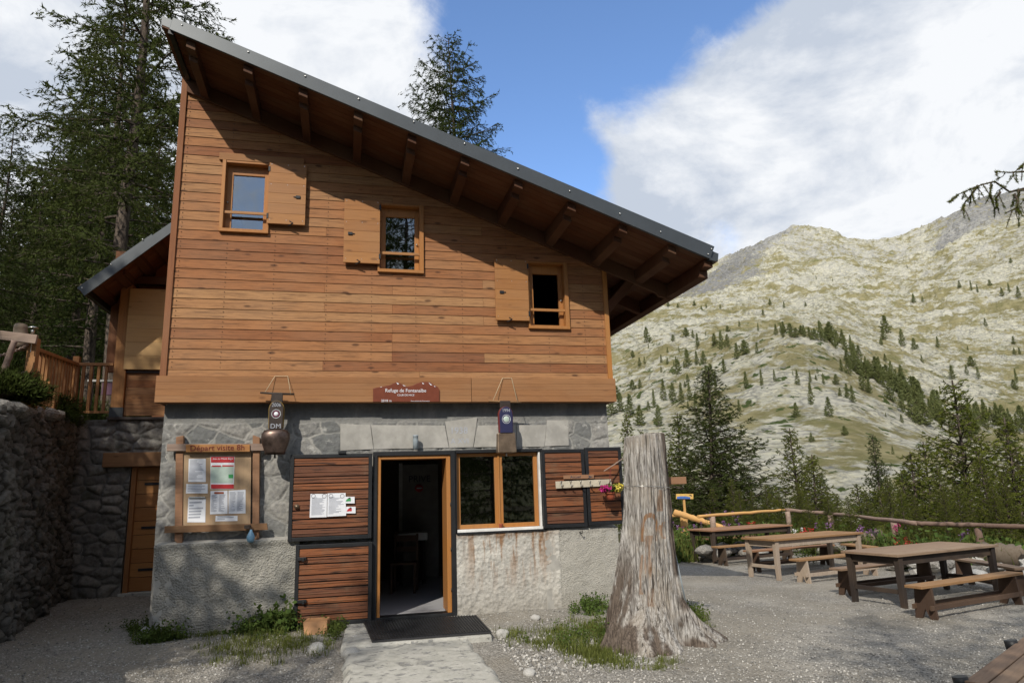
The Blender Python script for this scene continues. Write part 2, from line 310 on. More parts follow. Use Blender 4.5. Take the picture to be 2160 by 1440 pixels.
# ------------------------------------------------------------------ mesh helpers
def tag(o, label=None, cat=None, group=None, kind=None):
    if label: o['label'] = label
    if cat: o['category'] = cat
    if group: o['group'] = group
    if kind: o['kind'] = kind
    return o
def thing(name, label, cat, loc=(0, 0, 0), rz=0.0, group=None):
    o = bpy.data.objects.new(name, None); COL.objects.link(o); o.empty_display_size = .1
    o.location = loc; o.rotation_euler = (0, 0, rz); return tag(o, label, cat, group)
def ground(x, y):
    def S(v, a, b):
        t = min(1, max(0, (v-a)/(b-a))); return t*t*(3-2*t)
    a = S(x, 5.6, 8.6); left = S(-x, .2, 1.2)
    return -(.02+.14*S(-y, .1, 2.6))*(1-a) - .28*a + .03*left*S(y, 0, 3)
class MB:
    def __init__(s): s.v = []; s.f = []; s.t = []; s.sm = []; s.mi = []
    def add(s, vs, fs, tone=None, smooth=False, mi=0):
        if tone is None: tone = random.random()
        b = len(s.v); s.v += [tuple(p) for p in vs]
        for f in fs: s.f.append(tuple(i+b for i in f)); s.t.append(tone); s.sm.append(smooth); s.mi.append(mi)
    def box(s, x0, x1, y0, y1, z0, z1, tone=None, mi=0):
        s.hexa([(x0, y0, z0), (x1, y0, z0), (x1, y1, z0), (x0, y1, z0), (x0, y0, z1), (x1, y0, z1), (x1, y1, z1), (x0, y1, z1)], tone, mi)
    def hexa(s, p, tone=None, mi=0):
        s.add(p, [(0, 3, 2, 1), (4, 5, 6, 7), (0, 1, 5, 4), (1, 2, 6, 5), (2, 3, 7, 6), (3, 0, 4, 7)], tone, False, mi)
    def bar(s, a, b, w, h, up=(0, 0, 1), tone=None, mi=0):
        a = Vector(a); b = Vector(b); d = (b-a).normalized(); u = Vector(up); r = d.cross(u).normalized(); u = r.cross(d)
        r *= w/2; u *= h/2
        s.hexa([a-r-u, a+r-u, a+r+u, a-r+u, b-r-u, b+r-u, b+r+u, b-r+u], tone, mi) if False else s.add([a-r-u, a+r-u, a+r+u, a-r+u, b-r-u, b+r-u, b+r+u, b-r+u], [(0, 1, 2, 3), (7, 6, 5, 4), (0, 4, 5, 1), (1, 5, 6, 2), (2, 6, 7, 3), (3, 7, 4, 0)], tone, False, mi)
    def tube(s, pts, rs, n=8, cap=True, tone=None, mi=0, smooth=True):
        pts = [Vector(p) for p in pts]
        if isinstance(rs, (int, float)): rs = [rs]*len(pts)
        vs = []; fs = []
        for i, p in enumerate(pts):
            d = (pts[min(i+1, len(pts)-1)]-pts[max(i-1, 0)]).normalized()
            ref = Vector((0, 0, 1)) if abs(d.z) < .9 else Vector((1, 0, 0))
            a = d.cross(ref).normalized(); b = d.cross(a)
            for k in range(n):
                t = 2*math.pi*k/n; vs.append(p+(a*math.cos(t)+b*math.sin(t))*rs[i])
        for i in range(len(pts)-1):
            for k in range(n): q = (k+1) % n; fs.append((i*n+k, i*n+q, (i+1)*n+q, (i+1)*n+k))
        s.add(vs, fs, tone, smooth, mi)
        if cap:
            b = len(s.v)-len(vs); tt = s.t[-1]
            for ring in (range(n-1, -1, -1), range((len(pts)-1)*n, len(pts)*n)): s.f.append(tuple(b+i for i in ring)); s.t.append(tt); s.sm.append(False); s.mi.append(mi)
    def lathe(s, c, prof, n=16, tone=None, mi=0, sx=1, sy=1):
        vs = []; fs = []
        for r, z in prof:
            for k in range(n): t = 2*math.pi*k/n; vs.append((c[0]+r*sx*math.cos(t), c[1]+r*sy*math.sin(t), c[2]+z))
        for i in range(len(prof)-1):
            for k in range(n): q = (k+1) % n; fs.append((i*n+k, i*n+q, (i+1)*n+q, (i+1)*n+k))
        s.add(vs, fs, tone, True, mi)
    def prism(s, poly, y0, y1, tone=None, mi=0):
        """poly of (x,z), extruded from y0 (front) to y1"""
        n = len(poly); vs = [(x, y0, z) for x, z in poly]+[(x, y1, z) for x, z in poly]
        s.add(vs, [tuple(range(n)), tuple(range(2*n-1, n-1, -1))]+[(i, i+n, (i+1) % n+n, (i+1) % n) for i in range(n)], tone, False, mi)
    def build(s, name, mat, parent=None, bevel=0):
        me = bpy.data.meshes.new(name); me.from_pydata(s.v, [], s.f)
        if not isinstance(mat, (list, tuple)): mat = [mat]
        for m in mat: me.materials.append(M[m] if isinstance(m, str) else m)
        me.polygons.foreach_set('use_smooth', s.sm); me.polygons.foreach_set('material_index', s.mi)
        a = me.attributes.new('tone', 'FLOAT', 'FACE'); a.data.foreach_set('value', s.t)
        me.validate(); me.update()
        bm = bmesh.new(); bm.from_mesh(me); bmesh.ops.recalc_face_normals(bm, faces=bm.faces); bm.to_mesh(me); bm.free()
        o = bpy.data.objects.new(name, me); COL.objects.link(o); o.parent = parent
        if bevel:
            b = o.modifiers.new('bevel', 'BEVEL'); b.width = bevel; b.segments = 2; b.limit_method = 'ANGLE'; b.angle_limit = rad(40)
        return o
def grid_mesh(name, V, nu, nv, mat, parent=None, attrs={}, smooth=True, wrap=False):
    """V: (nu*nv,3) array laid out u-major"""
    me = bpy.data.meshes.new(name); V = np.asarray(V, dtype=np.float32)
    iu = np.arange(nu if wrap else nu-1); iv = np.arange(nv-1); I, J = np.meshgrid(iu, iv, indexing='ij'); I2 = (I+1) % nu
    F = np.stack([I*nv+J, I2*nv+J, I2*nv+J+1, I*nv+J+1], -1).reshape(-1, 4).astype(np.int32)
    me.vertices.add(len(V)); me.vertices.foreach_set('co', V.ravel()); me.loops.add(F.size); me.loops.foreach_set('vertex_index', F.ravel())
    me.polygons.add(len(F)); me.polygons.foreach_set('loop_start', np.arange(0, F.size, 4, dtype=np.int32)); me.polygons.foreach_set('loop_total', np.full(len(F), 4, np.int32))
    me.polygons.foreach_set('use_smooth', np.full(len(F), smooth))
    for k, a in attrs.items(): at_ = me.attributes.new(k, 'FLOAT', 'POINT'); at_.data.foreach_set('value', np.asarray(a, np.float32).ravel())
    me.materials.append(M[mat]); me.update(calc_edges=True)
    o = bpy.data.objects.new(name, me); COL.objects.link(o); o.parent = parent; return o
def tri_mesh(name, V, F, mat, parent=None, tone=None, k=3, link=True):
    me = bpy.data.meshes.new(name); V = np.asarray(V, np.float32); F = np.asarray(F, np.int32)
    me.vertices.add(len(V)); me.vertices.foreach_set('co', V.ravel()); me.loops.add(F.size); me.loops.foreach_set('vertex_index', F.ravel())
    me.polygons.add(len(F)); me.polygons.foreach_set('loop_start', np.arange(0, F.size, k, dtype=np.int32)); me.polygons.foreach_set('loop_total', np.full(len(F), k, np.int32))
    if tone is not None: a = me.attributes.new('tone', 'FLOAT', 'FACE'); a.data.foreach_set('value', np.asarray(tone, np.float32))
    me.materials.append(M[mat]); me.update(calc_edges=True)
    if not link: return me
    o = bpy.data.objects.new(name, me); COL.objects.link(o); o.parent = parent; return o
_rs = np.random.RandomState(11); _tab = _rs.rand(4096)
def vnoise(x, y, seed=0):
    xi = np.floor(x).astype(np.int64); yi = np.floor(y).astype(np.int64); fx = x-xi; fy = y-yi; fx = fx*fx*(3-2*fx); fy = fy*fy*(3-2*fy)
    def h(a, b): n = (a*374761393+b*668265263+seed*974711) & 0x7fffffff; n = ((n ^ (n >> 13))*1274126177) & 0x7fffffff; return _tab[(n ^ (n >> 16)) & 4095]
    return (h(xi, yi)*(1-fx)+h(xi+1, yi)*fx)*(1-fy)+(h(xi, yi+1)*(1-fx)+h(xi+1, yi+1)*fx)*fy
def fbm(x, y, oct=5, seed=0, ridged=False, gain=.5):
    s = 0; a = 1; t = 0
    for i in range(oct):
        n = vnoise(x*2**i+i*17.3, y*2**i-i*9.1, seed+i)
        if ridged: n = 1-np.abs(2*n-1)
        s = s+a*n; t += a; a *= gain
    return s/t
def cells(u, v, seed, jit=.9):
    """cellular pattern on unit lattice: returns f1,f2 distances and a random per cell"""
    iu = np.floor(u).astype(np.int64); iv = np.floor(v).astype(np.int64); f1 = np.full(u.shape, 9.); f2 = np.full(u.shape, 9.); rid = np.zeros(u.shape)
    def h(a, b, k): n = (a*73856093+b*19349663+k*83492791+seed*2654435) & 0x7fffffff; n = ((n ^ (n >> 13))*1274126177) & 0x7fffffff; return _tab[(n ^ (n >> 15)) & 4095]
    for du in (-1, 0, 1):
        for dv in (-1, 0, 1):
            a = iu+du; b = iv+dv; d = np.hypot(a+.5+jit*(h(a, b, 1)-.5)-u, b+.5+jit*(h(a, b, 2)-.5)-v)
            r = h(a, b, 3); m = d < f1; f2 = np.where(m, f1, np.minimum(f2, d)); rid = np.where(m, r, rid); f1 = np.where(m, d, f1)
    return f1, f2, rid
def text(name, s, size, p, mat, parent, rot=(90, 0, 0), ext=.0015, align='CENTER', shear=0.0, sx=1.0):
    cu = bpy.data.curves.new(name, 'FONT'); cu.body = s; cu.size = size; cu.extrude = ext; cu.align_x = align; cu.align_y = 'CENTER'; cu.shear = shear; cu.resolution_u = 3
    t = bpy.data.objects.new(name+'_tmp', cu); COL.objects.link(t); dg = bpy.context.evaluated_depsgraph_get(); me = bpy.data.meshes.new_from_object(t.evaluated_get(dg))
    bpy.data.objects.remove(t); me.materials.clear(); me.materials.append(M[mat]); me.name = name
    o = bpy.data.objects.new(name, me); COL.objects.link(o); o.location = p; o.rotation_euler = [rad(a) for a in rot]; o.scale = (sx, 1, 1); o.parent = parent; return o
# ================================================================== THE HUT
hut = thing('mountain_hut', 'two-storey mountain refuge with larch-clad upper floor, stone ground floor and slanting metal roof', 'mountain hut')
S0, S1 = at(357, 62, -1.12), at(1498, 546, -1.33)          # lower verge corners
slope = (S1[2]-S0[2])/(S1[0]-S0[0]); zc = S0[2]-slope*S0[0]+.015
def zr(x): return zc+slope*x
def skew(o):
    """the gable overhang widens slightly towards the eave"""
    for v in o.data.vertices:
        if v.co.y < -.2: v.co.y *= 1+.1875*max(0, v.co.x)/7
    return o
KZ = [(27-k+23.6)*.133 for k in range(0, 32)]               # clapboard lines going up for falling k
holes = [(.56, 1.10, 5.04, 6.00), (2.62, 3.17, 4.56, 5.51), (4.75, 5.27, 3.81, 4.76)]
def cladding():
    b = MB(); rnd = random.Random(3)
    z = 3.05; rows = [(3.05, KZ[27])]
    k = 27
    while KZ[k] < zr(0)+.02 and k > -6:
        z0 = KZ[k]; z1 = z0+.133; rows.append((z0, z1)); k -= 1
        if k < 0: break
    zt = rows[-1][1]
    while zt < zr(0)+.05: rows.append((zt, zt+.133)); zt += .133
    for ri, (z0, z1) in enumerate(rows):
        x1 = min(5.87, (zr(0)+.03-z0)/(-slope)); x0 = -.0
        js = [j for j in ((2.78 if ri % 2 else 4.05) + rnd.choice([0, 0, 0, .6, -.9]),) if x0+.4 < j < x1-.4] if rnd.random() < .75 else []
        if ri in (2, 3, 4, 5, 7, 9): js = sorted(set(js+[2.78]))
        xs = [x0]+js+[x1]
        for a, c in zip(xs[:-1], xs[1:]):
            tone = rnd.choice([.05, .12, .2, .28, .36, .45, .5, .6, .72]) + rnd.random()*.12 + (.2 if rnd.random() < .06 else 0)
            segs = [(a+.001, c-.001, z0+.003, z1)]
            for hx0, hx1, hz0, hz1 in holes:
                out = []
                for (p, q, u, v) in segs:
                    if q <= hx0 or p >= hx1 or v <= hz0 or u >= hz1: out.append((p, q, u, v)); continue
                    if p < hx0: out.append((p, hx0, u, v))
                    if q > hx1: out.append((hx1, q, u, v))
                    m0, m1 = max(p, hx0), min(q, hx1)
                    if u < hz0: out.append((m0, m1, u, hz0))
                    if v > hz1: out.append((m0, m1, hz1, v))
                segs = out
            for p, q, u, v in segs:
                fy = lambda zz: -.022+.009*(zz-z0)/.133
                b.hexa([(p, fy(u), u), (q, fy(u), u), (q, .03, u), (p, .03, u), (p, fy(v), v), (q, fy(v), v), (q, .03, v), (p, .03, v)], tone)
                # nail heads are left to the material; ends are square cut
    rn = random.Random(5)                       # nail heads
    for ri in range(28):
        z0 = KZ[27-ri]+.03
        for xx in (.05, .62, 1.22, 1.9, 2.5, 3.1, 3.75, 4.4, 5.0, 5.55, 5.82):
            if z0 > zr(xx)-.3 or any(h[0]-.1 < xx < h[1]+.1 and h[2]-.15 < z0 < h[3]+.1 for h in holes): continue
            for dz in (0, .065): b.box(xx-.004, xx+.004, -.027, -.015, z0+dz, z0+dz+.008, .5, 1)
    return b.build('timber_cladding', ['clad', 'leather'], hut, .0015)
cladding()
b = MB(); b.box(-.075, 0.0, -.045, .08, 3.058, zr(-.07)+.02, .3); b.build('corner_trim', 'trimwood', hut, .004)
b = MB(); b.box(5.862, 5.93, -.045, .08, 3.058, zr(5.93)-.02, .1); b.build('corner_trim', 'orange', hut, .004)
b = MB()
for i in range(4):
    z0 = 2.722+i*.0835
    b.box(-.105, 3.847, -.065, .10, z0, z0+.0825, .2+.15*i); b.box(3.853, 5.955, -.065, .10, z0, z0+.0825, .5-.1*i)
b.build('fascia_band', 'band', hut, .0025)
# walls behind the skin, floors, other sides
b = MB(); b.box(-.07, -.0, .085, 7.0, 2.72, 3.4); b.box(-.07, 0, .085, 7.0, 3.4, zr(0)); b.box(5.86, 5.93, .085, 7.0, 2.72, zr(5.9)-.02)
for i in range(2): pass
b.prism([(-.07, 2.72), (5.93, 2.72), (5.93, zr(5.93)-.01), (-.07, zr(-.07)-.01)], 6.93, 7.0); b.build('timber_side_wall', 'trimwood', hut)
b = MB(); b.box(0, 5.86, .14, 6.9, 2.55, 2.70); b.build('upper_floor', 'interior', hut)
b = MB(); b.box(.0, .35, .14, 7, -.4, 2.54); b.box(5.5, 5.86, .14, 7, -.4, 2.54); b.box(.36, 5.49, 6.6, 7, -.4, 2.54); b.build('stone_side_wall', 'rubble2', hut)
b = MB(); b.box(.36, 5.49, .13, 6.59, -.05, -.002); b.build('ground_floor', 'ifloor', hut)
b = MB(); b.box(.36, 2.5, .42, .46, 0, 2.54); b.box(4.9, 5.49, .42, .46, 0, 2.54); b.box(3.66, 4.9, .42, .46, 0, .96); b.box(2.5, 4.9, .42, .46, 2.1, 2.54); b.box(.36, 5.49, 4.3, 4.4, 0, 2.54)
b.box(0.02, 5.84, 2.6, 2.68, 2.72, zr(5.9)-.1)   # partition behind the upper windows
b.build('interior_wall', 'interior', hut)
# ---- facade masonry: dense displaced sheet with raised pointing
def stone_patch(x0, x1, z0, z1, y, name, su=.31, sv=.25, mat='fstone', amp=.018, ridge=.008, seed=4, res=.011, jw=.085, parent=hut, mode='pointed', edge=.0):
    nx = max(2, int((x1-x0)/res)); nz = max(2, int((z1-z0)/res)); xs = np.linspace(x0, x1, nx); zs = np.linspace(z0, z1, nz); X, Z = np.meshgrid(xs, zs, indexing='ij')
    wx = X+.16*(fbm(X*3, Z*3, 3, seed+20)-.5); wz = Z+.10*(fbm(X*3, Z*3, 3, seed+30)-.5)
    f1, f2, rid = cells(wx/su, wz/sv, seed, .85); e = f2-f1
    if mode == 'pointed':
        e = np.where(Z > 2.47+.05*(fbm(X*5, Z*0, 3, 90)-.5), 0.06, e); j = np.clip((jw-e)/.05, 0, 1); body = np.clip((e-jw)/.25, 0, 1)
        d = body*(.4+.6*rid)*amp+(fbm(X*22, Z*22, 4, 50)-.5)*.02*(1-j)+ridge*np.clip(1-np.abs(e-.03)/.03, 0, 1)
    else:
        j = np.clip((jw-e)/.06, 0, 1); body = np.sqrt(np.clip(e/.55, 0, 1))
        d = body*amp*(.55+.75*rid)+(fbm(X*9, Z*9, 4, 50)-.5)*amp*.8+(fbm(X*1.5, Z*1.5, 3, 60)-.5)*amp*1.2
    V = np.stack([X, y-d, Z], -1).reshape(-1, 3)
    return grid_mesh(name, V, nx, nz, mat, parent, {'tone': rid, 'joint': j})
xL, xR = at(347, 860, .12)[0], at(1280, 860, .12)[0]
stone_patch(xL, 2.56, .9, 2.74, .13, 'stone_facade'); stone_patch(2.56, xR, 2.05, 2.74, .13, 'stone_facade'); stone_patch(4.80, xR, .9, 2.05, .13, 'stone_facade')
b = MB(); b.box(xL-.0, xL+.1, .132, .3, -.3, 2.72); b.box(xR-.1, xR, .132, .3, -.3, 2.72); b.box(xL, 2.5, .16, .4, 0, 2.7); b.box(4.9, xR, .16, .4, 0, 2.7); b.box(2.5, 4.9, .16, .41, 2.1, 2.7); b.box(3.66, 4.9, .16, .41, -.2, .95); b.build('wall_core', 'mortar', hut)
b = MB()
def pp(pts, y): return [(lambda q: (q[0], q[2]))(at(px, py, y)) for px, py in pts]
for poly in ([(718, 893), (781.5, 896), (788, 947), (718, 950)], [(782.5, 896), (938, 897), (947, 944), (789, 947)], [(939, 889), (1007, 880), (998, 943), (948, 944)], [(1008, 897), (1088.5, 896), (1088.5, 942), (999, 943)],
             [(1089.5, 896), (1153, 896), (1148, 942), (1089.5, 942)], [(1154, 886), (1199, 886), (1200, 939), (1149, 941)]):
    b.prism(pp(poly, .11), .108, .14, .5)
b.build('lintel', 'mortar', hut, .003)
text('date', '1938', .125, at(968, 908, .107), 'ink_soft' if 'ink_soft' in M else 'greyink', hut, ext=.0008); text('date', 'A XVI', .10, at(970, 930, .107), 'greyink', hut, ext=.0008)
# ---- plinths
def plinth(x0, x1, z0, z1, y, mat, lip, seed, x0b=None, amp=.012):
    b = MB(); res = .02; nx = int((x1-x0)/res); nz = int((z1-z0)/res)
    xs = np.linspace(x0, x1, nx); zs = np.linspace(z0, z1, nz); X, Z = np.meshgrid(xs, zs, indexing='ij')
    t = (Z-z0)/(z1-z0); X = X-(1-t)*(X-x1)/(x0-x1)*(0 if x0b is None else (x0-x0b))
    D = (fbm(X*16, Z*16, 4, seed)-.5)*amp*2+(fbm(X*3, Z*3, 3, seed+5)-.5)*.03+np.where(t > 1-.06/(z1-z0), lip, 0)
    V = np.stack([X, y-D, Z], -1).reshape(-1, 3); grid_mesh('plinth', V, nx, nz, mat, hut)
    b.hexa([(x0, y+.002, z1-.04), (x1, y+.002, z1-.04), (x1, .15, z1-.04), (x0, .15, z1-.04), (x0+.004, y+.012, z1), (x1-.002, y+.012, z1), (x1-.002, .15, z1+.03), (x0+.004, .15, z1+.03)], .5)
    if x0b is not None: b.hexa([(x0b, y+.002, z0), (x0b+.2, y+.002, z0), (x0b+.2, 1.2, z0), (x0b, 1.2, z0), (x0, y+.002, z1-.04), (x0+.2, y+.002, z1-.04), (x0+.2, 1.2, z1-.04), (x0, 1.2, z1-.04)], .5)
    else: b.box(x1-.2, x1-.002, y+.004, .15, z0, z1-.04, .5)
    b.build('plinth_cap', 'mortar', hut, .006)
plinth(at(326, 1150, -.03)[0], 1.66, -.3, at(400, 1146, -.03)[2], -.03, 'render', .012, 3, at(321, 1335, -.03)[0])
plinth(3.62, 5.02, -.3, at(1100, 1120, -.02)[2], -.02, 'renderlight', .006, 31, None, .008)
plinth(5.021, at(1303, 1110, -.015)[0], -.3, at(1260, 1112, -.015)[2], -.015, 'renderfine', .006, 41, None, .008)
# ---- roof
b = MB(); b.prism([(-.10, zr(-.10)+.02), (7.04, zr(7.04)+.02), (7.06, zr(7.04)+.13), (-.10, zr(-.1)+.14)], -1.09, 7.3); skew(b.build('roof_sheet', 'slate', hut))
b = MB()
for i in range(10):
    y0 = -1.085+i*.112; b.prism([(-.09, zr(-.09)-.002), (7.02, zr(7.02)-.002), (7.02, zr(7.02)+.02), (-.09, zr(-.09)+.02)], y0, y0+.108)
for i in range(60): y0 = .04+i*.12; b.prism([(5.9, zr(5.9)-.002), (7.02, zr(7.02)-.002), (7.02, zr(7.02)+.02), (5.9, zr(5.9)+.02)], y0, y0+.116)
skew(b.build('soffit_boards', 'soffit', hut))
b = MB(); c = [at(*p) for p in ((357, 62, -1.12), (1498, 546, -1.33), (1507, 520, -1.33), (365, 37, -1.12))]; b.prism([(q[0], q[2]) for q in c], -1.125, -1.09); fas = skew(b.build('verge_flashing', 'slate', hut, .004))
b = MB(); b.prism([(c[0][0]-.02, c[0][2]-.03), (c[0][0]+.04, c[0][2]-.045), (c[0][0]+.05, c[0][2]+.10), (c[0][0]-.01, c[0][2]+.12)], -1.085, 7.3); b.build('edge_flashing', 'black', hut)
b = MB(); e = c[1]; b.prism([(e[0]-.01, e[2]-.01), (e[0]+.09, e[2]-.03), (e[0]+.09, e[2]-.015), (e[0], e[2]+.03)], -1.12, 7.3); skew(b.build('gutter_edge', 'slate', hut))
for px, py in [(384, 53), (524, 110), (644, 161), (757, 209), (873, 257), (980, 303), (1093, 356), (1202, 403), (1308, 451), (1394, 489), (1501, 525), (1494, 536)]:
    b = MB(); q = at(px, py, -1.127-.21*(px-357)/1141); b.lathe((0, 0, 0), [(0.0, .008), (.008, .008), (.013, .002), (.013, 0)], 8); o = b.build('screw', 'steel', hut); o.location = q; o.rotation_euler = (rad(90), 0, 0)
for i, x in enumerate((.24, .92, 1.59, 2.27, 2.95, 3.63, 4.33, 5.04, 5.74, 6.42)):
    b = MB(); w = .055; t = .2+.06*(i % 3)
    s0 = lambda dz, x0=x: (zr(x0-w)-dz, zr(x0+w)-dz)
    a0, a1 = s0(.20); c0, c1 = s0(.004); d0, d1 = s0(.105)
    b.hexa([(x-w, -.86, a0+.03), (x+w, -.86, a1+.03), (x+w, .0 if x < 5.9 else 7, a1), (x-w, .0 if x < 5.9 else 7, a0), (x-w, -.86, c0), (x+w, -.86, c1), (x+w, .0 if x < 5.9 else 7, c1), (x-w, .0 if x < 5.9 else 7, c0)], t)
    b.hexa([(x-w, -1.04, d0), (x+w, -1.04, d1), (x+w, -.861, d1), (x-w, -.861, d0), (x-w, -1.04, c0), (x+w, -1.04, c1), (x+w, -.861, c1), (x-w, -.861, c0)], t)
    skew(b.build('purlin', 'beam', hut, .006))
b = MB(); x = 6.93; b.hexa([(x-.07, -.93, zr(x)-.19), (x+.05, -.93, zr(x)-.21), (x+.05, 7, zr(x)-.21), (x-.07, 7, zr(x)-.19), (x-.07, -.93, zr(x)), (x+.05, -.93, zr(x)-.03), (x+.05, 7, zr(x)-.03), (x-.07, 7, zr(x))], .3)
b.hexa([(x-.07, -1.06, zr(x)-.09), (x+.05, -1.06, zr(x)-.10), (x+.05, -.931, zr(x)-.10), (x-.07, -.931, zr(x)-.09), (x-.07, -1.06, zr(x)), (x+.05, -1.06, zr(x)-.03), (x+.05, -.931, zr(x)-.03), (x-.07, -.931, zr(x))], .3); skew(b.build('eave_purlin', 'beam', hut, .006))
b = MB(); r0 = .215
b.prism([(-.0, zr(0)-r0), (6.70, zr(6.70)-r0), (6.74, zr(6.74)-r0-.035), (6.80, zr(6.8)-r0-.02), (6.88, zr(6.88)-r0-.03), (6.97, zr(6.97)-r0+.03), (7.0, zr(7.0)-.01), (0, zr(0)-.01)], -.075, -.026, .3); b.build('verge_rafter', 'beamx', hut, .004)
for yy in (.9, 2.4, 3.9):
    b = MB(); b.prism([(5.93, zr(5.93)-r0), (6.86, zr(6.86)-r0), (6.86, zr(6.86)-.01), (5.93, zr(5.93)-.01)], yy, yy+.1, .5); b.build('rafter', 'beamx', hut)
b = MB(); b.prism(pp([(1281, 638), (1318, 594), (1338, 597), (1284, 661)], .0), -.05, .05, .5); b.build('brace', 'beamx', hut, .004)
# ---- upper windows with shutters
def upper_window(x0, x1, z0, z1, side, pane=True):
    """x0..z1 outer casing; side: +1 shutter folded open to the right, -1 to the left"""
    fr = None
    b = MB(); t = .045; wl, wr = (t, t*.6) if side > 0 else (t*.6, t*1.3)
    b.box(x0, x0+wl, -.06, .10, z0+t, z1, .2); b.box(x1-wr, x1, -.06, .10, z0+t, z1, .6); b.box(x0, x1, -.065, .10, z0, z0+t, .4); b.box(x0+wl, x1-wr, -.05, .10, z1-.03, z1-.001, .8)
    w = b.build('window', 'orange', hut, .003)
    b = MB(); ix0, ix1, iz0, iz1 = x0+wl, x1-wr, z0+t, z1-.031; f = .085
    b.box(ix0, ix0+f, .055, .099, iz0, iz1); b.box(ix1-f*.7, ix1, .055, .099, iz0, iz1); b.box(ix0+f, ix1-f*.7, .055, .099, iz0, iz0+.035); b.box(ix0+f, ix1-f*.7, .055, .099, iz1-f*1.5, iz1); b.build('sash', 'orange', w, .003)
    b = MB(); b.box(ix0+f, ix1-f*.7, .076, .082, iz0+.035, iz1-f*1.5) if pane else b.box(ix0+f+.01, ix0+f+.015, .11, .50, iz0+.035, iz1-f*1.5); b.build('pane', 'glass', w)   # the third window stands open inwards
    b = MB(); zb = iz0+.22; b.box(ix0, ix1, -.035, -.012, zb, zb+.038, .1); b.build('guard_bar', 'orangex', w, .003)
    b = MB(); b.lathe((0, 0, 0), [(0, .02), (.012, .02), (.012, 0)], 8); o = b.build('latch', 'steel', w); o.location = (ix0+.03 if side > 0 else ix1-.03, .05, z0+.45); o.rotation_euler = (rad(90), 0, 0)
    return w
def upper_shutter(x0, x1, z0, z1, hinge, lx):
    b = MB(); n = 6; h = (z1-z0)/n
    for i in range(n): b.box(x0, x1, -.10, -.068, z0+i*h+.0008, z0+(i+1)*h-.0008, (.1, .5, .25, .7, .35, .6)[i])
    s = b.build('shutter', 'orangex', hut, .002)
    b = MB(); zl = z0+(z1-z0)*.45; d = 1 if lx < (x0+x1)/2 else -1; b.box(lx-.03, lx+.03, -.115, -.10, zl-.02, zl+.02); b.box(lx+d*.03, lx+d*.06, -.112, -.102, zl-.006, zl+.006) if d > 0 else b.box(lx-.06, lx-.03, -.112, -.102, zl-.006, zl+.006); b.build('bolt', 'black', s, .003)
    b = MB(); mx = (x0+x1)/2+(.03 if hinge < 0 else -.08); b.bar((mx, -.075, z0-.015), (mx+.06, -.135, z0+.005), .016, .012); b.bar((mx+.06, -.135, z0+.005), (mx+.015, -.14, z0+.03), .014, .01); b.build('shutter_stay', 'black', s)
    b = MB()
    for zz in (z0+.07, z1-.13): xx = x0 if hinge < 0 else x1; b.box(xx-.012, xx+.012, -.106, -.06, zz, zz+.07)
    b.build('hinge', 'black', s)
    b = MB()
    for zz in (z0+.05, z1-.03, (z0+z1)/2+.12):
        for xx in (x0+.03, (x0+x1)/2, x1-.03): b.box(xx-.004, xx+.004, -.102, -.099, zz, zz+.008)
    b.build('screw_heads', 'steel', s)
upper_window(.51, 1.13, 4.99, 6.01, 1); upper_shutter(1.115, 1.60, 5.12, 6.0, -1, 1.50)
upper_window(2.575, 3.21, 4.52, 5.535, -1); upper_shutter(2.115, 2.60, 4.62, 5.54, 1, 2.20)
upper_window(4.70, 5.315, 3.77, 4.78, -1, False); upper_shutter(4.215, 4.70, 3.87, 4.775, 1, 4.305)
b = MB(); b.box(.46, 1.56, -.055, -.022, 6.012, 6.115, .2); b.build('window_header', 'band', hut, .003)
b = MB(); b.box(5.30-.75, 5.66, -.045, -.020, 4.782, 4.885, .6); b.build('window_header', 'clad', hut, .003)
# ---- door opening
b = MB(); f = .05
b.box(2.545, 2.60, -.035, .30, -.01, 2.02); b.box(3.555, 3.615, -.035, .12, -.01, 2.075); b.box(2.545, 3.555, -.035, .12, 2.02, 2.075); b.box(2.60, 3.555, -.03, .16, -.01, .03); door_black = b.build('door_casing', 'black', hut, .003)
b = MB(); b.box(2.601, 2.645, -.01, .30, .031, 2.018, .3); b.box(3.50, 3.554, -.01, .42, .031, 2.018, .3); b.box(2.646, 3.499, -.01, .30, 1.975, 2.018, .5); b.build('door_frame', 'orange', hut, .004)
b = MB()
for zz in (1.35, .78, .28): b.lathe((3.553, -.02, zz), [(0.0, .05), (.009, .05), (.009, 0), (0, 0)], 8)
b.build('hinge_pin', 'black', hut)
# ---- reclaimed-plank leaves in black steel frames
def leaf(name, x0, x1, z0, z1, y, rows, seed, label=None, dl=0.0, fw=.045):
    b = MB(); b.box(x0, x0+fw, y, y+.045, z0+dl, z1); b.box(x1-fw, x1, y, y+.045, z0+dl, z1); b.box(x0+fw, x1-fw, y+.002, y+.045, z0+dl, z0+dl+fw); b.box(x0+fw, x1-fw, y+.002, y+.045, z1-fw, z1)
    fr = b.build(name, 'black', hut, .003); rr = random.Random(seed)
    if label: fr['label'] = label
    b = MB(); zz = z0+fw+dl; H = (z1-fw)-zz; cuts = [0]
    for i in range(rows): cuts.append(cuts[-1]+rr.uniform(.7, 1.3))
    cuts = [zz+H*c/cuts[-1] for c in cuts]
    for a, c in zip(cuts[:-1], cuts[1:]):
        yo = rr.uniform(.004, .016); t = rr.random()
        b.box(x0+fw, x1-fw, y+yo, y+.035, a+.007, c-.007, t)
        m = a+(c-a)*rr.uniform(.25, .75)                     # a bead along the plank
        b.box(x0+fw, x1-fw, y+yo-.006, y+yo+.001, m-.006, m+.006, t*.6+.3)
    b.build('planks', 'burnt', fr, .003)
    b = MB(); b.box(x0+fw, x1-fw, y+.036, y+.043, z0+fw+dl, z1-fw); b.build('backing', 'black', fr)
    return fr
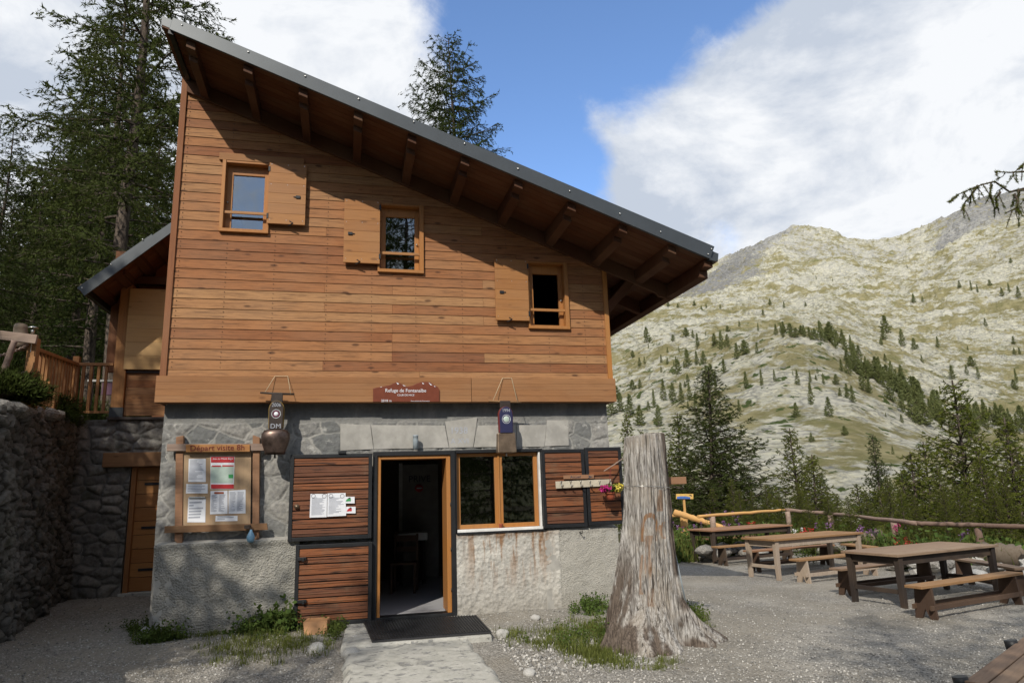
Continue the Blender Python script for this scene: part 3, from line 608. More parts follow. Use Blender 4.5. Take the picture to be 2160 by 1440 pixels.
lu = leaf('door_leaf', *[at(613, 958, -.09)[0], 2.53], at(613, 1142, -.09)[2], at(700, 957, -.09)[2], -.09, 9, 3, 'upper half of the dark plank door, folded back, with papers')
ll = leaf('door_leaf', at(621, 1240, -.11)[0], 2.54, at(700, 1318, -.11)[2], at(700, 1146, -.11)[2], -.11, 9, 8, 'lower half of the dark plank door, folded back')
b = MB(); b.lathe((0, 0, 0), [(0, .03), (.018, .03), (.022, .012), (.03, .01), (.032, 0)], 12); o = b.build('door_knob', 'tanmetal', lu); o.location = at(626, 1068, -.09); o.rotation_euler = (rad(90), 0, 0)
b = MB()
for px, py in ((637, 1178), (637, 1268)): q = at(px, py, -.125); b.box(q[0]-.055, q[0]+.05, -.135, -.11, q[2]-.02, q[2]+.02); b.box(q[0]+.0, q[0]+.03, -.15, -.135, q[2]-.03, q[2]+.01)
b.build('strap_hinge', 'black', ll, .003)
b = MB(); q = at(722, 955, -.06); b.box(q[0]-.05, q[0]+.05, -.11, -.03, q[2]-.01, q[2]+.025); b.build('catch', 'black', lu, .004)
sr = leaf('window_shutter', at(1145, 1030, -.07)[0], at(1236, 1030, -.07)[0], at(1190, 1112, -.07)[2], at(1190, 947, -.07)[2], -.07, 8, 15)
sr2 = leaf('window_shutter', at(1238, 1030, -.075)[0], at(1315, 1030, -.075)[0], at(1275, 1106, -.075)[2], at(1275, 943, -.075)[2], -.075, 8, 19)
# ---- ground-floor window
b = MB(); wx0, wx1, wz0, wz1 = 3.625, 4.80, 1.03, 2.05
b.box(wx0, wx0+.012, -.02, .30, wz0, wz1); b.box(wx1, wx1+.035, -.012, .30, wz0, wz1+.03); b.box(wx0, wx1, -.02, .30, wz1-.01, wz1+.03); wn = b.build('window', 'black', hut, .002)
b = MB(); b.box(wx0-.0, wx1+.04, -.045, .10, .985, 1.008); b.build('sill_edge', 'black', wn); b = MB(); b.box(wx0+.012, wx1, -.035, .30, 1.009, 1.045); b.box(wx1-.025, wx1-.001, -.01, .12, 1.046, 2.035); b.build('sill', 'white', wn, .004)
fz0, fz1 = 1.047, 2.035; mid = at(1052, 1030, .06)[0]; b = MB(); f = .055
for a, c, t in ((wx0+.013, mid-.001, .3), (mid+.001, wx1-.03, .5)):
    b.box(a, a+f, .05, .10, fz0, fz1, t); b.box(c-f, c, .05, .10, fz0, fz1, t+.1); b.box(a+f, c-f, .05, .10, fz0, fz0+f, t); b.box(a+f, c-f, .05, .10, fz1-f*.8, fz1, t)
b.box(mid-.012, mid+.012, .035, .05, fz0, fz1, .1); b.build('casement', 'orange', wn, .004)
for a, c in ((wx0+.013, mid-.001), (mid+.001, wx1-.03)): b = MB(); b.box(a+f, c-f, .078, .084, fz0+f, fz1-f*.8); b.build('pane', 'glass', wn)
b = MB(); b.box(mid+.24, mid+.30, .6, .64, .4, 2.2, .5); b.build('interior_post', 'orange', wn)
# ---- inside: private door, table
pd = thing('interior_door', 'white interior door lettered PRIVE with a red no-entry disc, inside the doorway', 'door', (0, 0, 0))
y = 4.2; a0 = at(843, 980, y); a1 = at(918, 1130, y)
b = MB(); b.box(a0[0], a1[0]+.06, y-.03, y+.05, 0.0, a0[2]+.0); b.build('door_panel', 'greydoor', pd, .004)
b = MB(); b.box(a0[0]-.02, a0[0]+.05, y-.06, y-.031, 0, a0[2]+.03); b.build('door_trim', 'white', pd)
q = at(885, 1010, y-.035); text('lettering', 'PRIVE', .17, q, 'ink', pd)
b = MB(); b.lathe((0, 0, 0), [(0, .006), (.075, .006), (.075, 0)], 20); o = b.build('no_entry_disc', 'red', pd); q = at(884, 1029, y-.035); o.location = q; o.rotation_euler = (rad(90), 0, 0)
b = MB(); b.box(q[0]-.05, q[0]+.05, q[1]-.010, q[1]-.007, q[2]-.012, q[2]+.012); b.build('white_bar', 'paper', pd)
tb = thing('dining_table', 'dark table with a white cloth edge inside the doorway', 'table', (0, 0, 0))
q0 = at(840, 1125, 3.2); q1 = at(902, 1138, 3.2)
b = MB(); b.box(q0[0], q1[0], 3.2, 4.0, q1[2], q0[2]); b.build('tablecloth', 'white', tb, .01)
for xx in (q0[0]+.06, q1[0]-.06):
    for yy in (3.27, 3.93): b = MB(); b.box(xx-.03, xx+.03, yy-.03, yy+.03, 0.0, q1[2]-.001); b.build('leg', 'darktable', tb)
ch = thing('dining_chair', 'dark wooden chair in the unlit room behind the doorway', 'chair', (3.15, 2.4, 0), rad(-12))
b = MB(); b.box(-.2, .2, -.2, .2, .43, .46); b.build('seat', 'brownleg', ch)
for xx in (-.18, .18):
    b = MB(); b.bar((xx, .18, 0), (xx, .22, .88), .035, .035); b.build('leg', 'brownleg', ch); b = MB(); b.box(xx-.017, xx+.017, -.19, -.155, 0, .43); b.build('leg', 'brownleg', ch)
b = MB(); b.box(-.16, .16, .20, .22, .6, .68); b.box(-.16, .16, .2, .22, .76, .86); b.build('backrest', 'brownleg', ch)

# ---- the side wing on the terrace
YA = 4.0
wing = thing('side_wing', 'low timber side wing with its own lean-to roof set back on the left terrace', 'building wing')
b = MB(); p0, p1 = at(234, 868, YA)[0], at(260, 868, YA)[0]; zt = at(250, 600, YA)[2]; zdk = at(300, 880, YA)[2]
b.box(p0, p1, YA-.06, YA+.14, zdk+.17, zt); b.build('post', 'deckwood', wing, .006)
b = MB(); b.box(p0-.01, p1+.01, YA-.065, YA+.145, zdk+.0, zdk+.17); b.build('post_shoe', 'slate', wing)
b = MB(); pz0, pz1 = at(300, 781, YA)[2], at(300, 612, YA)[2]; n = 6; px0 = p1-.03
for i in range(n): h = (pz1-pz0)/n; b.box(px0, -.08, YA-.10, YA-.065, pz0+i*h+.001, pz0+(i+1)*h-.001, random.random())
b.build('blind_panel', 'pale', wing, .002)
b = MB(); zz = zdk+.03
while zz < pz0-.04: b.box(p1+.01, -.08, YA+.0, YA+.05, zz, zz+.121, random.random()); zz += .125
b.build('timber_cladding', 'clad', wing, .002)
b = MB(); b.box(p1, -.08, YA-.04, YA+.1, pz0-.05, pz0-.01); b.build('rail_board', 'leather', wing)
b = MB(); b.box(-2.0, -.08, YA+.2, YA+.3, pz0, zt+.7); b.box(-2.0, -.08, 7.5, 7.6, zdk, zt+.7); b.build('back_wall', 'trimwood', wing)
YB = 3.0; ra, rb, rc, rd = [at(*p, YB) for p in ((163, 606), (362, 468), (362, 487), (178, 624))]
sl2 = (rb[2]-ra[2])/(rb[0]-ra[0]); ext = (-.09-rb[0])
b = MB(); b.prism([(rd[0], rd[2]), (rc[0]+ext, rc[2]+ext*sl2), (rb[0]+ext, rb[2]+ext*sl2), (ra[0], ra[2])], YB, YB+.03); vf = b.build('verge_flashing', 'slate', wing, .004)
b = MB(); b.prism([(ra[0]-.01, ra[2]+.005), (rb[0]+ext, rb[2]+ext*sl2+.005), (rb[0]+ext, rb[2]+ext*sl2-.03), (ra[0], ra[2]-.03)], YB+.031, 8.2); b.build('roof_sheet', 'slate', wing)
b = MB(); b.prism([(ra[0]+.45, ra[2]+.45*sl2+.006), (rb[0]-.3, rb[2]-.3*sl2+.006), (rb[0]-.3, rb[2]-.3*sl2+.045), (ra[0]+.45, ra[2]+.45*sl2+.045)], YB+.02, 8.0); b.build('roof_panel', 'slate', wing)
for px, py in ((173, 607), (234, 558), (301, 505)):
    b = MB(); q = at(px, py, YB); b.lathe((0, 0, 0), [(0.0, .008), (.009, .008), (.014, .002), (.014, 0)], 8); o = b.build('screw', 'steel', wing); o.location = q; o.rotation_euler = (rad(90), 0, 0)
b = MB(); off = .06
for i in range(44): y0 = YB+.032+i*.118; b.prism([(ra[0]+.03, ra[2]-.035), (-.09, rb[2]+ext*sl2-.035), (-.09, rb[2]+ext*sl2-.06), (ra[0]+.03, ra[2]-.06)], y0, y0+.112)
b.build('soffit_boards', 'soffit', wing)
for i in range(7):
    x = -1.95+i*.3; z = ra[2]+(x-ra[0])*sl2-.062; b = MB(); b.hexa([(x-.05, YB+.1, z-.13), (x+.05, YB+.1, z-.06), (x+.05, 7.5, z-.06), (x-.05, 7.5, z-.13), (x-.05, YB+.1, z-.005), (x+.05, YB+.1, z+.055), (x+.05, 7.5, z+.055), (x-.05, 7.5, z-.005)], random.random()); b.build('rafter', 'beam', wing)
b = MB(); q0 = at(236, 604, YA-.5); b.box(p0-.03, p1+.03, YB+.35, 7.4, zt-.0, zt+.18, .5); b.box(p0-.12, -.1, YA-.05, YA+.08, zt+.02, zt+.16, .3); b.build('wall_plate', 'beam', wing, .005)
b = MB(); b.bar((ra[0]+.1, YB+.12, ra[2]-.02), (rd[0]-.02, 8.1, ra[2]-.02), .05, .12); b.build('eave_board', 'black', wing)
# terrace: masonry wall with a cellar door, deck
tw = thing('terrace_wall', 'mortared rubble terrace wall with a low timber cellar door under an oak lintel', 'wall')
dx0 = at(270, 1100, YA)[0]; dz1 = at(300, 984, YA)[2]; lz1 = at(250, 955, YA)[2]; lx0 = at(221, 970, YA)[0]
stone_patch(-2.7, dx0-.02, -.15, dz1+.05, YA, 'masonry', .30, .17, 'rubble2', .06, seed=9, jw=.16, parent=tw, mode='rubble', res=.014)
stone_patch(-2.7, -.02, dz1+.05, zdk-.04, YA, 'masonry', .34, .20, 'rubble2', .06, seed=9, jw=.16, parent=tw, mode='rubble', res=.014)
b = MB(); b.box(-2.7, dx0-.03, YA+.02, YA+.5, -.1, zdk-.06); b.box(dx0-.03, -.02, YA+.02, YA+.5, dz1+.1, zdk-.06); b.build('wall_core', 'mortar', tw)
b = MB(); b.box(lx0, -.0, YA-.13, YA+.05, dz1, lz1, .4); b.build('lintel', 'oldboard', tw, .012)
b = MB(); dzz = at(300, 1247, YA)[2]
n = 9; h = (dz1-dzz)/n
for i in range(n): b.box(dx0+.075, -.0, YA+.06, YA+.10, dzz+i*h+.004, dzz+(i+1)*h-.004, random.random())
cdr = b.build('cellar_door', 'orangex', tw, .003)
b = MB()
for i in (1, 4, 7.2): b.box(dx0+.2, -.05, YA+.045, YA+.06, dzz+i*h+.1, dzz+i*h+.14)
b.build('strap_hinge', 'black', cdr)
b = MB(); b.box(dx0-.0, dx0+.074, YA-.02, YA+.12, dzz-.02, dz1-.001, .8); b.build('door_frame', 'deckwood', tw, .004)
b = MB(); b.box(dx0-.05, .0, YA-.08, YA+.2, -.12, dzz-.005); b.build('door_step', 'concrete', tw, .01)
b = MB(); b.box(at(225, 880, YA-.1)[0], -.02, YA-.12, 7.5, zdk-.045, zdk-.002, .6); b.build('deck_edge', 'leather', tw)
# railing of the terrace
rl = thing('deck_railing', 'varnished timber railing with thin balusters round the left terrace corner', 'railing')
c0 = at(151, 873, YA); zt2 = at(151, 768, YA)[2]; zb2 = c0[2]+.03
n0 = at(58, 860, 1.05); zt3 = at(60, 735, 1.05)[2]; zb3 = n0[2]+.02
b = MB(); b.box(c0[0]-.05, c0[0]+.05, YA-.05, YA+.05, c0[2], at(151, 752, YA)[2]); b.build('post', 'deckwood', rl, .005)
b = MB(); b.box(n0[0]-.06, n0[0]+.05, .98, 1.10, zb3-.05, at(66, 714, 1.05)[2]); b.build('post', 'deckwood', rl, .005)
b = MB(); b.bar((c0[0], YA, zt2), (p0-.02, YA, zt2), .07, .05); b.bar((n0[0], 1.05, zt3), (c0[0], YA, zt2), .07, .05); b.build('handrail', 'deckwood', rl, .004)
b = MB(); b.bar((c0[0], YA, zb2), (p0-.02, YA, zb2), .04, .04); b.bar((n0[0], 1.05, zb3), (c0[0], YA, zb2), .04, .04); b.build('bottom_rail', 'deckwood', rl, .003)
for i in range(4): x = c0[0]+.10+i*(p0-c0[0]-.13)/4*1.0; b = MB(); b.box(x, x+.045, YA-.02, YA+.02, zb2+.02, zt2-.02); b.build('baluster', 'deckwood', rl)
for i in range(13):
    t = (i+.7)/13.6; x = n0[0]+(c0[0]-n0[0])*t; yy = 1.05+(YA-1.05)*t; za = zb3+(zb2-zb3)*t; zc2 = zt3+(zt2-zt3)*t
    b = MB(); b.box(x-.022, x+.022, yy-.02, yy+.02, za+.02, zc2-.02); b.build('baluster', 'deckwood', rl)
# ================================================================== THINGS ON THE FACADE
nb = thing('notice_board', 'plywood notice board in a rough log frame headed Départ visite 8h, with papers', 'notice board')
def qb(name, pts, y0, y1, mat, parent, bevel=.003, tone=None):
    b = MB(); b.prism(pp(pts, y0), y0, y1, tone); return b.build(name, mat, parent, bevel)
yb = .03
qb('post', [(371, 921), (387, 918), (384, 1148), (377, 1148), (368, 1140)], yb+.005, .11, 'reddish', nb, .006, .3)
qb('post', [(533, 917), (548, 922), (546, 1142), (532, 1142)], yb+.005, .11, 'reddish', nb, .006, .5)
qb('backing', [(387, 948), (530, 948), (528, 1108), (382, 1108)], yb+.022, .10, 'ply', nb, .001)
qb('crossbar', [(352, 936), (558, 935), (556, 950), (351, 951)], yb-.03, yb+.004, 'railgrey', nb, .005)
tbd = qb('title_board', [(392, 937), (527, 937), (527, 952), (392, 953)], yb-.05, yb-.031, 'orangex', nb, .003, .1)
text('lettering', 'Départ visite 8h', .10, at(459, 944.5, yb-.053), 'darkred', tbd, sx=.98)
qb('crossbar', [(347, 1109), (563, 1103), (565, 1117), (346, 1124)], yb-.03, yb+.004, 'oldboard', nb, .005)
def sheet(pts, mat='paper', lines=0, two=False, ink='greyink', parent=nb, y=yb+.018, name='paper_sheet', hd=0.0):
    o = qb(name, pts, y, y+.002, mat, parent, 0)
    c = [at(px, py, y-.001) for px, py in pts]; x0, x1 = c[0][0], c[1][0]; z1, z0 = c[0][2], c[3][2]; w = x1-x0; h = z1-z0
    if lines:
        b = MB(); rr = random.Random(int(pts[0][0]))
        for i in range(lines):
            z = z1-h*(.08+hd+(.84-hd)*i/lines)
            for u0, u1 in (((.08, .46), (.54, .92)) if two else ((.08, .92),)):
                e = u0+(u1-u0)*(rr.uniform(.75, 1) if rr.random() < .6 else rr.uniform(.3, .8)); b.box(x0+w*u0, x0+w*e, y-.0015, y-.0002, z-h*.25/lines, z+h*.15/lines)
        b.build('text_lines', ink, o)
    return o
sheet([(398, 967), (434, 967), (434, 1016), (397, 1016)], lines=16)
sheet([(393, 1020), (438, 1020), (438, 1040), (392, 1040)], lines=5)
cb = sheet([(397, 1050), (434, 1050), (433, 1101), (395, 1101)], lines=6, hd=.1); qb('clip', [(398, 1047), (433, 1047), (433, 1051), (398, 1051)], yb+.005, yb+.02, 'steel', cb)
po = sheet([(444, 962), (495, 962), (493, 1031), (444, 1031)])
qb('header', [(445, 963), (494, 963), (494, 975), (445, 975)], yb+.0155, yb+.017, 'red', po, 0); qb('footer', [(445, 1021), (493, 1021), (493, 1030), (445, 1030)], yb+.0155, yb+.017, 'red', po, 0)
qb('panel', [(445, 982), (493, 982), (492, 1018), (445, 1018)], yb+.0155, yb+.017, 'palegreen', po, 0); qb('green_square', [(482, 1000), (492, 1000), (492, 1008), (482, 1008)], yb+.0145, yb+.0154, 'greenp', po, 0)
qb('red_strip', [(447, 981), (466, 981), (466, 984), (447, 984)], yb+.0135, yb+.0144, 'red', po, 0); qb('red_strip', [(469, 980.5), (493, 980.5), (493, 983), (469, 983.5)], yb+.0135, yb+.0144, 'red', po, 0)
text('heading_letters', 'Site du Mont Bégo', .032, at(470, 967, yb+.0145), 'paper', po, shear=.3, ext=.0004)
sheet([(444, 1035), (480, 1034), (480, 1083), (443, 1084)], lines=18, two=True, hd=.1); qb('orange_strip', [(452, 1037), (472, 1037), (472, 1041), (452, 1041)], yb+.0145, yb+.016, 'terracotta', nb, 0)
sheet([(482, 1034), (518, 1032), (518, 1082), (482, 1083)], lines=18, two=True); sheet([(455, 1087), (501, 1087), (501, 1098), (454, 1099)], lines=3)
# rubber bulb hanging on the board
bb = thing('blue_bulb', 'light blue rubber bulb hanging from the lower bar of the notice board', 'bulb')
q = at(529, 1130, -.08)
b = MB(); b.lathe(q, [(0, -.075), (.03, -.072), (.046, -.04), (.048, -.01), (.036, .025), (.018, .055), (.013, .075), (0, .078)], 16); b.build('bulb', 'bluebulb', bb)
b = MB(); q2 = at(522, 1111, -.05); b.box(q2[0]-.035, q2[0]+.03, -.075, -.02, q2[2]-.02, q2[2]+.025); b.tube([(q[0], q[1], q[2]+.07), (q[0]-.01, -.04, q[2]+.13)], .004, 6); b.build('strap', 'leather', bb, .01)
# menu sheets and cards on the upper door leaf
m1 = tag(sheet([(655, 1041), (690, 1041), (689, 1090), (653, 1091)], lines=22, ink='greyink', parent=None, y=-.103, name='menu_sheet', hd=.08), 'left price-list sheet pinned on the dark plank door leaf', 'paper')
m2 = tag(sheet([(691, 1040), (729, 1039), (730, 1087), (690, 1089)], lines=16, ink='greyink', parent=None, y=-.103, name='menu_sheet', hd=.08), 'spiral-bound price-list sheet pinned beside the two small cards', 'paper')
for m, xs in ((m1, (661, 684)), (m2, (698, 722))):
    for x in xs:
        b = MB(); b.lathe((0, 0, 0), [(.022, .001), (.026, .001)], 16); b.lathe((0, 0, 0), [(.022, 0), (.026, 0)], 16); o = b.build('stamp', 'ink', m); o.location = at(x, 1045.5, -.1045); o.rotation_euler = (rad(90), 0, 0)
for y0, mt, lb in ((1047, 'greenp', 'small white card with a green mark beside the price lists'), (1068, 'red', 'small white card with a red mark beside the price lists')):
    x0 = 728 if y0 < 1060 else 730
    k = tag(qb('card', [(x0, y0), (x0+20, y0), (x0+20, y0+14), (x0, y0+14)], -.106, -.104, 'paper', None, 0), lb, 'card')
    qb('printed_mark', [(x0+1, y0+10), (x0+12, y0+9.5), (x0+12, y0+4), (x0+8, y0+2.5), (x0+3, y0+6)], -.1075, -.1062, mt, k, 0); qb('dark_corner', [(x0+5, y0+4), (x0+12, y0+4), (x0+11, y0+1.5), (x0+9, y0+1.5)], -.1085, -.1076, 'ink', k, 0)
# name board of the refuge
nm = thing('name_board', 'brown enamel name board with a mountain-shaped top on the timber band', 'sign')
prof = [(787, 847), (787, 819), (800, 816), (812, 814), (822, 812), (830, 808), (838, 805), (848, 810), (858, 815), (870, 813), (880, 808), (890, 805), (900, 805), (908, 806), (916, 812), (923, 815), (927, 821), (927, 847)]
qb('plate', prof, -.085, -.068, 'signbrown', nm, .002)
text('name_letters', 'Refuge de Fontanalbe', .068, at(856, 823.5, -.087), 'paper', nm, ext=.0008, sx=.92); text('club', 'CLUB DE NICE', .035, at(856, 833, -.087), 'paper', nm, ext=.0005); text('altitude', '2018 m', .045, at(815, 845, -.087), 'paper', nm, ext=.0008); text('small_print', 'Parc national du Mercantour', .022, at(887, 845.5, -.087), 'paper', nm, ext=.0004)
for ps in ([(836, 806), (842, 809), (839, 811)], [(849, 811), (856, 814), (852, 814)], [(890, 806), (895, 809), (892, 810)], [(904, 806), (912, 812), (908, 812)], [(802, 816), (806, 815), (804, 817)], [(915, 813), (919, 815), (917, 816)]): qb('snow_patch', ps, -.088, -.0855, 'paper', nm, 0)
# cow bells
def cowbell(name, label, xc, ytop, rod_w, strap_px, strap_y, bell_px, bell_y, boxy, cols, yr, letters, ringmat):
    t = thing(name, label, 'cowbell'); Y = -.17
    c = at(xc, yr, Y)
    L_ = at(xc-rod_w, yr-2, Y); R_ = at(xc+rod_w, yr+1, Y)
    b = MB(); b.tube([L_, c, R_], [.012, .015, .012], 8); b.build('rod', 'yellowplank' if boxy else 'leather', t)
    h = at(xc-5, ytop, -.08); h2 = at(xc+22-8*boxy, ytop, -.08); l2 = L_+(c-L_)*.25; r2 = R_+(c-R_)*.22
    b = MB(); b.tube([l2, h, h2, r2], .004, 5); b.lathe(tuple(r2), [(0, .012), (.014, 0), (0, -.012)], 8); b.build('cord', 'rope', t)
    zt, zs, zb = at(xc, yr, Y)[2], at(xc, strap_y, Y)[2], at(xc, bell_y[0], Y)[2]; w = (at(xc+strap_px, yr, Y)[0]-at(xc-strap_px, yr, Y)[0])/2; x = c[0]
    b = MB()
    b.prism([(x-w*.85, zs-.02), (x+w*.85, zs-.02), (x+w*.85, zt+.012), (x-w*.85, zt+.012)], Y-.02, Y+.02); b.build('collar_loop', cols[0], t, .006)
    pts = [(x-w, zb), (x-w*1.05, zs-.11)]+[(x-w*1.05*math.cos(a), zs-.11+.11*math.sin(a)) for a in np.linspace(.1, math.pi-.1, 9)]+[(x+w*1.05, zs-.11), (x+w, zb)]
    b = MB(); b.prism([(x+(p[0]-x)*1.13, p[1]+.006) for p in pts], Y-.03, Y+.03); b.build('fringe', ringmat, t, .008)
    b = MB(); b.prism(pts, Y-.055, Y-.031); col = b.build('collar', cols[1], t, .004)
    yy = Y-.057; zc_ = zs-.165 if not boxy else zs-.17; R = w*.66
    for rr, n, mt, s in ((R, 22, 'paper', .008), (R*.68, 16, 'magenta' if not boxy else 'paper', .006)):
        b = MB()
        for i in range(n): a = 2*math.pi*i/n; b.box(x+rr*math.cos(a)-s/2, x+rr*math.cos(a)+s/2, yy-.004, yy, zc_+rr*math.sin(a)-s/2, zc_+rr*math.sin(a)+s/2)
        b.build('stud_ring', mt, col)
    b = MB(); b.lathe((0, 0, 0), [(0, .006), (R*.42, .005), (R*.5, 0)] if not boxy else [(0, .006), (R*.62, .005), (R*.72, 0)], 16); o = b.build('rosette', 'palegreen' if boxy else 'paper', col); o.location = (x, yy, zc_); o.rotation_euler = (rad(90), 0, 0)
    text('year', letters[0], .065, (x, yy-.001, zs-.055), 'greyink', col, sx=.85)
    if letters[1]: text('initials', letters[1], .085, (x, yy-.001, zc_-.155), 'greyink', col, sx=1.0)
    z0, z1 = at(xc, bell_y[1], Y)[2], zb; W2 = (at(xc+bell_px, bell_y[0]+20, Y)[0]-at(xc-bell_px, bell_y[0]+20, Y)[0])/2; H = z1-z0
    if boxy:
        b = MB(); b.hexa([(x-W2*1.0, Y-.06, z0), (x+W2*1.0, Y-.06, z0), (x+W2*1.0, Y+.06, z0), (x-W2, Y+.06, z0), (x-W2*.93, Y-.045, z1), (x+W2*.93, Y-.045, z1), (x+W2*.93, Y+.045, z1), (x-W2*.93, Y+.045, z1)]); b.build('bell', cols[2], t, .012)
    else:
        b = MB(); b.lathe((x, Y, z0), [(0, .004), (W2*.66, .004), (W2*.70, 0), (W2*.74, H*.12), (W2*.9, H*.35), (W2*1.03, H*.62), (W2*1.0, H*.82), (W2*.82, H*.96), (W2*.5, H*1.0), (0, H*1.0)], 28, sy=.52); b.build('bell', cols[2], t)
    b = MB(); b.tube([(x, Y, z0+.01), (x, Y, z0-.045)], [.009, .013], 8); b.build('clapper', 'steel' if boxy else 'leather', t)
cowbell('cowbell', 'big bulging bronze cowbell on a studded collar dated 2006 beside the notice board', 585, 793, 36, 14, 846, 30, (905, 958), False, ('leather', 'leather', 'bronze'), 830, ('2006', 'DM'), 'fringe')
cowbell('cowbell', 'boxy tan cowbell on a navy collar dated 1994 over the casement window', 1065, 797, 34, 13, 858, 20, (913, 955), True, ('leather', 'navy', 'tanmetal'), 847, ('1994', ''), 'darkred')
# pipe above the door
pt = tag((lambda: (lambda b: (b.lathe((at(877, 945, -.02)[0], -.0, at(877, 947, 0)[2]), [(0, 0), (.036, 0), (.036, .12), (.034, .165), (.037, .167), (.037, .185), (0, .187)], 16), b.build('vent_pipe', 'pipe', None))[1])(MB()))(), 'short grey plastic pipe standing on the black casing above the doorway', 'pipe')
# hook and pot on the sill
b = MB(); q = at(1057, 1108, -.01); b.lathe((q[0], .0, 1.045), [(0, 0), (.026, 0), (.03, .05), (.032, .055), (.028, .055), (.026, .01), (0, .01)], 14); tag(b.build('small_pot', 'terracotta', None), 'tiny red tin on the white sill of the casement window', 'pot')
# coat rack, little arrow board
cr = thing('coat_rack', 'cream board with five forked coat hooks screwed across the dark shutters', 'coat rack')
qb('rack_board', [(1172, 1015), (1290, 1010), (1291, 1024), (1173, 1030)], -.10, -.082, 'rack', cr)
for px in (1183, 1203, 1224, 1244, 1264):
    q = at(px, 1016, -.1); b = MB(); b.tube([(q[0]-.012, -.104, q[2]+.015), (q[0], -.108, q[2]-.02), (q[0]+.014, -.104, q[2]+.015)], .006, 5); b.tube([(q[0], -.108, q[2]-.02), (q[0]+.006, -.115, q[2]-.06), (q[0]+.012, -.155, q[2]-.062), (q[0]+.012, -.165, q[2]-.045)], [.009, .009, .008, .009], 6); b.build('hook', 'steel', cr)
ar = thing('arrow_board', 'small wooden board reading Accueil with a black arrow above the coat rack', 'sign')
qb('board', [(1189, 1002), (1253, 1000), (1253, 1009), (1189, 1010)], -.10, -.082, 'reddish', ar)
text('lettering', 'Accueil', .052, at(1214, 1005.5, -.101), 'ink', ar); qb('arrow', [(1240, 1001.5), (1246, 1004), (1251, 1005), (1246, 1006.5), (1240, 1009), (1243, 1005.2)], -.102, -.1005, 'ink', ar, 0)
st = thing('hanging_stick', 'thin bare stick jutting from the shutter edge holding up the flower pot', 'stick')
b = MB(); s0 = at(1274, 993, -.30); s1 = at(1317, 965, -.12); b.tube([s0, (s0+s1)/2+np.array([0, 0, -.004]), s1+np.array([.03, .02, .02])], [.007, .009, .010], 7); b.build('stick', 'railgrey', st)
def petals(n, c, r, size, seed, flat=.6):
    rr = np.random.RandomState(seed); P = rr.normal(size=(n, 3)); P /= np.linalg.norm(P, axis=1)[:, None]; P *= (rr.rand(n, 1)**.4)*np.array([[r, r*.8, r*flat]])+0
    V = []; F = []
    for i in range(n):
        a = rr.normal(size=3); a /= np.linalg.norm(a); b_ = np.cross(a, rr.normal(size=3)); b_ /= np.linalg.norm(b_); o = P[i]+np.array(c); k = len(V)
        V += [o+a*size, o+b_*size*.8, o-a*size, o-b_*size*.8]; F.append((k, k+1, k+2, k+3))
    return V, F
fp = thing('flower_pot', 'terracotta pot of magenta and yellow petunias hanging by a cord from the stick', 'flower pot')
q = at(1288, 1046, -.26)
b = MB(); b.lathe((q[0], q[1], q[2]-.05), [(0, 0), (.045, 0), (.055, .05), (.066, .085), (.072, .085), (.072, .10), (.06, .10), (0, .085)], 18); b.build('pot', 'terracotta', fp)
b = MB(); sp = s0+(s1-s0)*.3; b.tube([(sp[0], sp[1], sp[2]), (q[0]-.02, q[1], q[2]+.05)], .003, 5); b.tube([(sp[0], sp[1], sp[2]), (q[0]+.03, q[1], q[2]+.05)], .002, 5); b.build('cord', 'darkred', fp)
V, F = petals(240, (q[0]+.01, q[1], q[2]+.10), .15, .018, 1, .45); tri_mesh('foliage', V, F, 'leaf', fp, np.random.rand(len(F)), 4)
V, F = petals(130, (q[0]-.07, q[1]-.03, q[2]+.10), .10, .019, 2, .5); tri_mesh('magenta_flowers', V, F, 'magenta', fp, None, 4)
V, F = petals(130, (q[0]+.10, q[1]-.03, q[2]+.11), .085, .018, 3, .7); tri_mesh('yellow_flowers', V, F, 'yellowp', fp, None, 4)
b = MB(); q = at(1223, 1122, -.03); b.tube([(q[0], -.02, q[2]), (q[0]+.01, -.10, q[2]-.01), (q[0]+.015, -.10, q[2]+.02)], .007, 6); tag(b.build('iron_hook', 'black', None), 'small black iron hook in the render below the coat rack', 'hook')
# ================================================================== ON THE GROUND BY THE DOOR
def rough_box(name, pts_bottom, ztop, mat, seed, parent=None, amp=.02, slump=.02, sub=24):
    """a cast slab: quad footprint (4 xy corners, near-left, near-right, far-right, far-left) with per-corner top heights, crumbling edges"""
    n = sub; V = []; (a, b_, c, d) = [np.array(p, float) for p in pts_bottom]
    u = np.linspace(0, 1, n*2); v = np.linspace(0, 1, n*3); U, Vv = np.meshgrid(u, v, indexing='ij')
    P = (a[None, None]*(1-U[..., None])+b_*U[..., None])*(1-Vv[..., None])+(d*(1-U[..., None])+c*U[..., None])*Vv[..., None]
    Z = (ztop[0]*(1-U)+ztop[1]*U)*(1-Vv)+(ztop[3]*(1-U)+ztop[2]*U)*Vv
    e = np.minimum(np.minimum(U, 1-U)*(np.linalg.norm(b_-a)), np.minimum(Vv+.5, 1.5-Vv)*2)
    nz = fbm(P[..., 0]*5, P[..., 1]*5, 5, seed); Z = Z+(nz-.5)*amp*2-np.clip(.05+.09*fbm(P[..., 0]*3, P[..., 1]*3, 3, seed+3)-e, 0, .2)*1.6
    Z = np.where((U < .002) | (U > .998), -.35, Z); Z = np.where(Vv < .001, -.35, Z)
    W_ = (fbm(P[..., 0]*4+9, P[..., 1]*4, 4, seed+8)-.5)*.10*np.sign(U-.5)*(np.abs(U-.5) > .4)
    P[..., 0] += W_
    return grid_mesh(name, np.concatenate([P, Z[..., None]], -1).reshape(-1, 3), n*2, n*3, mat, parent)
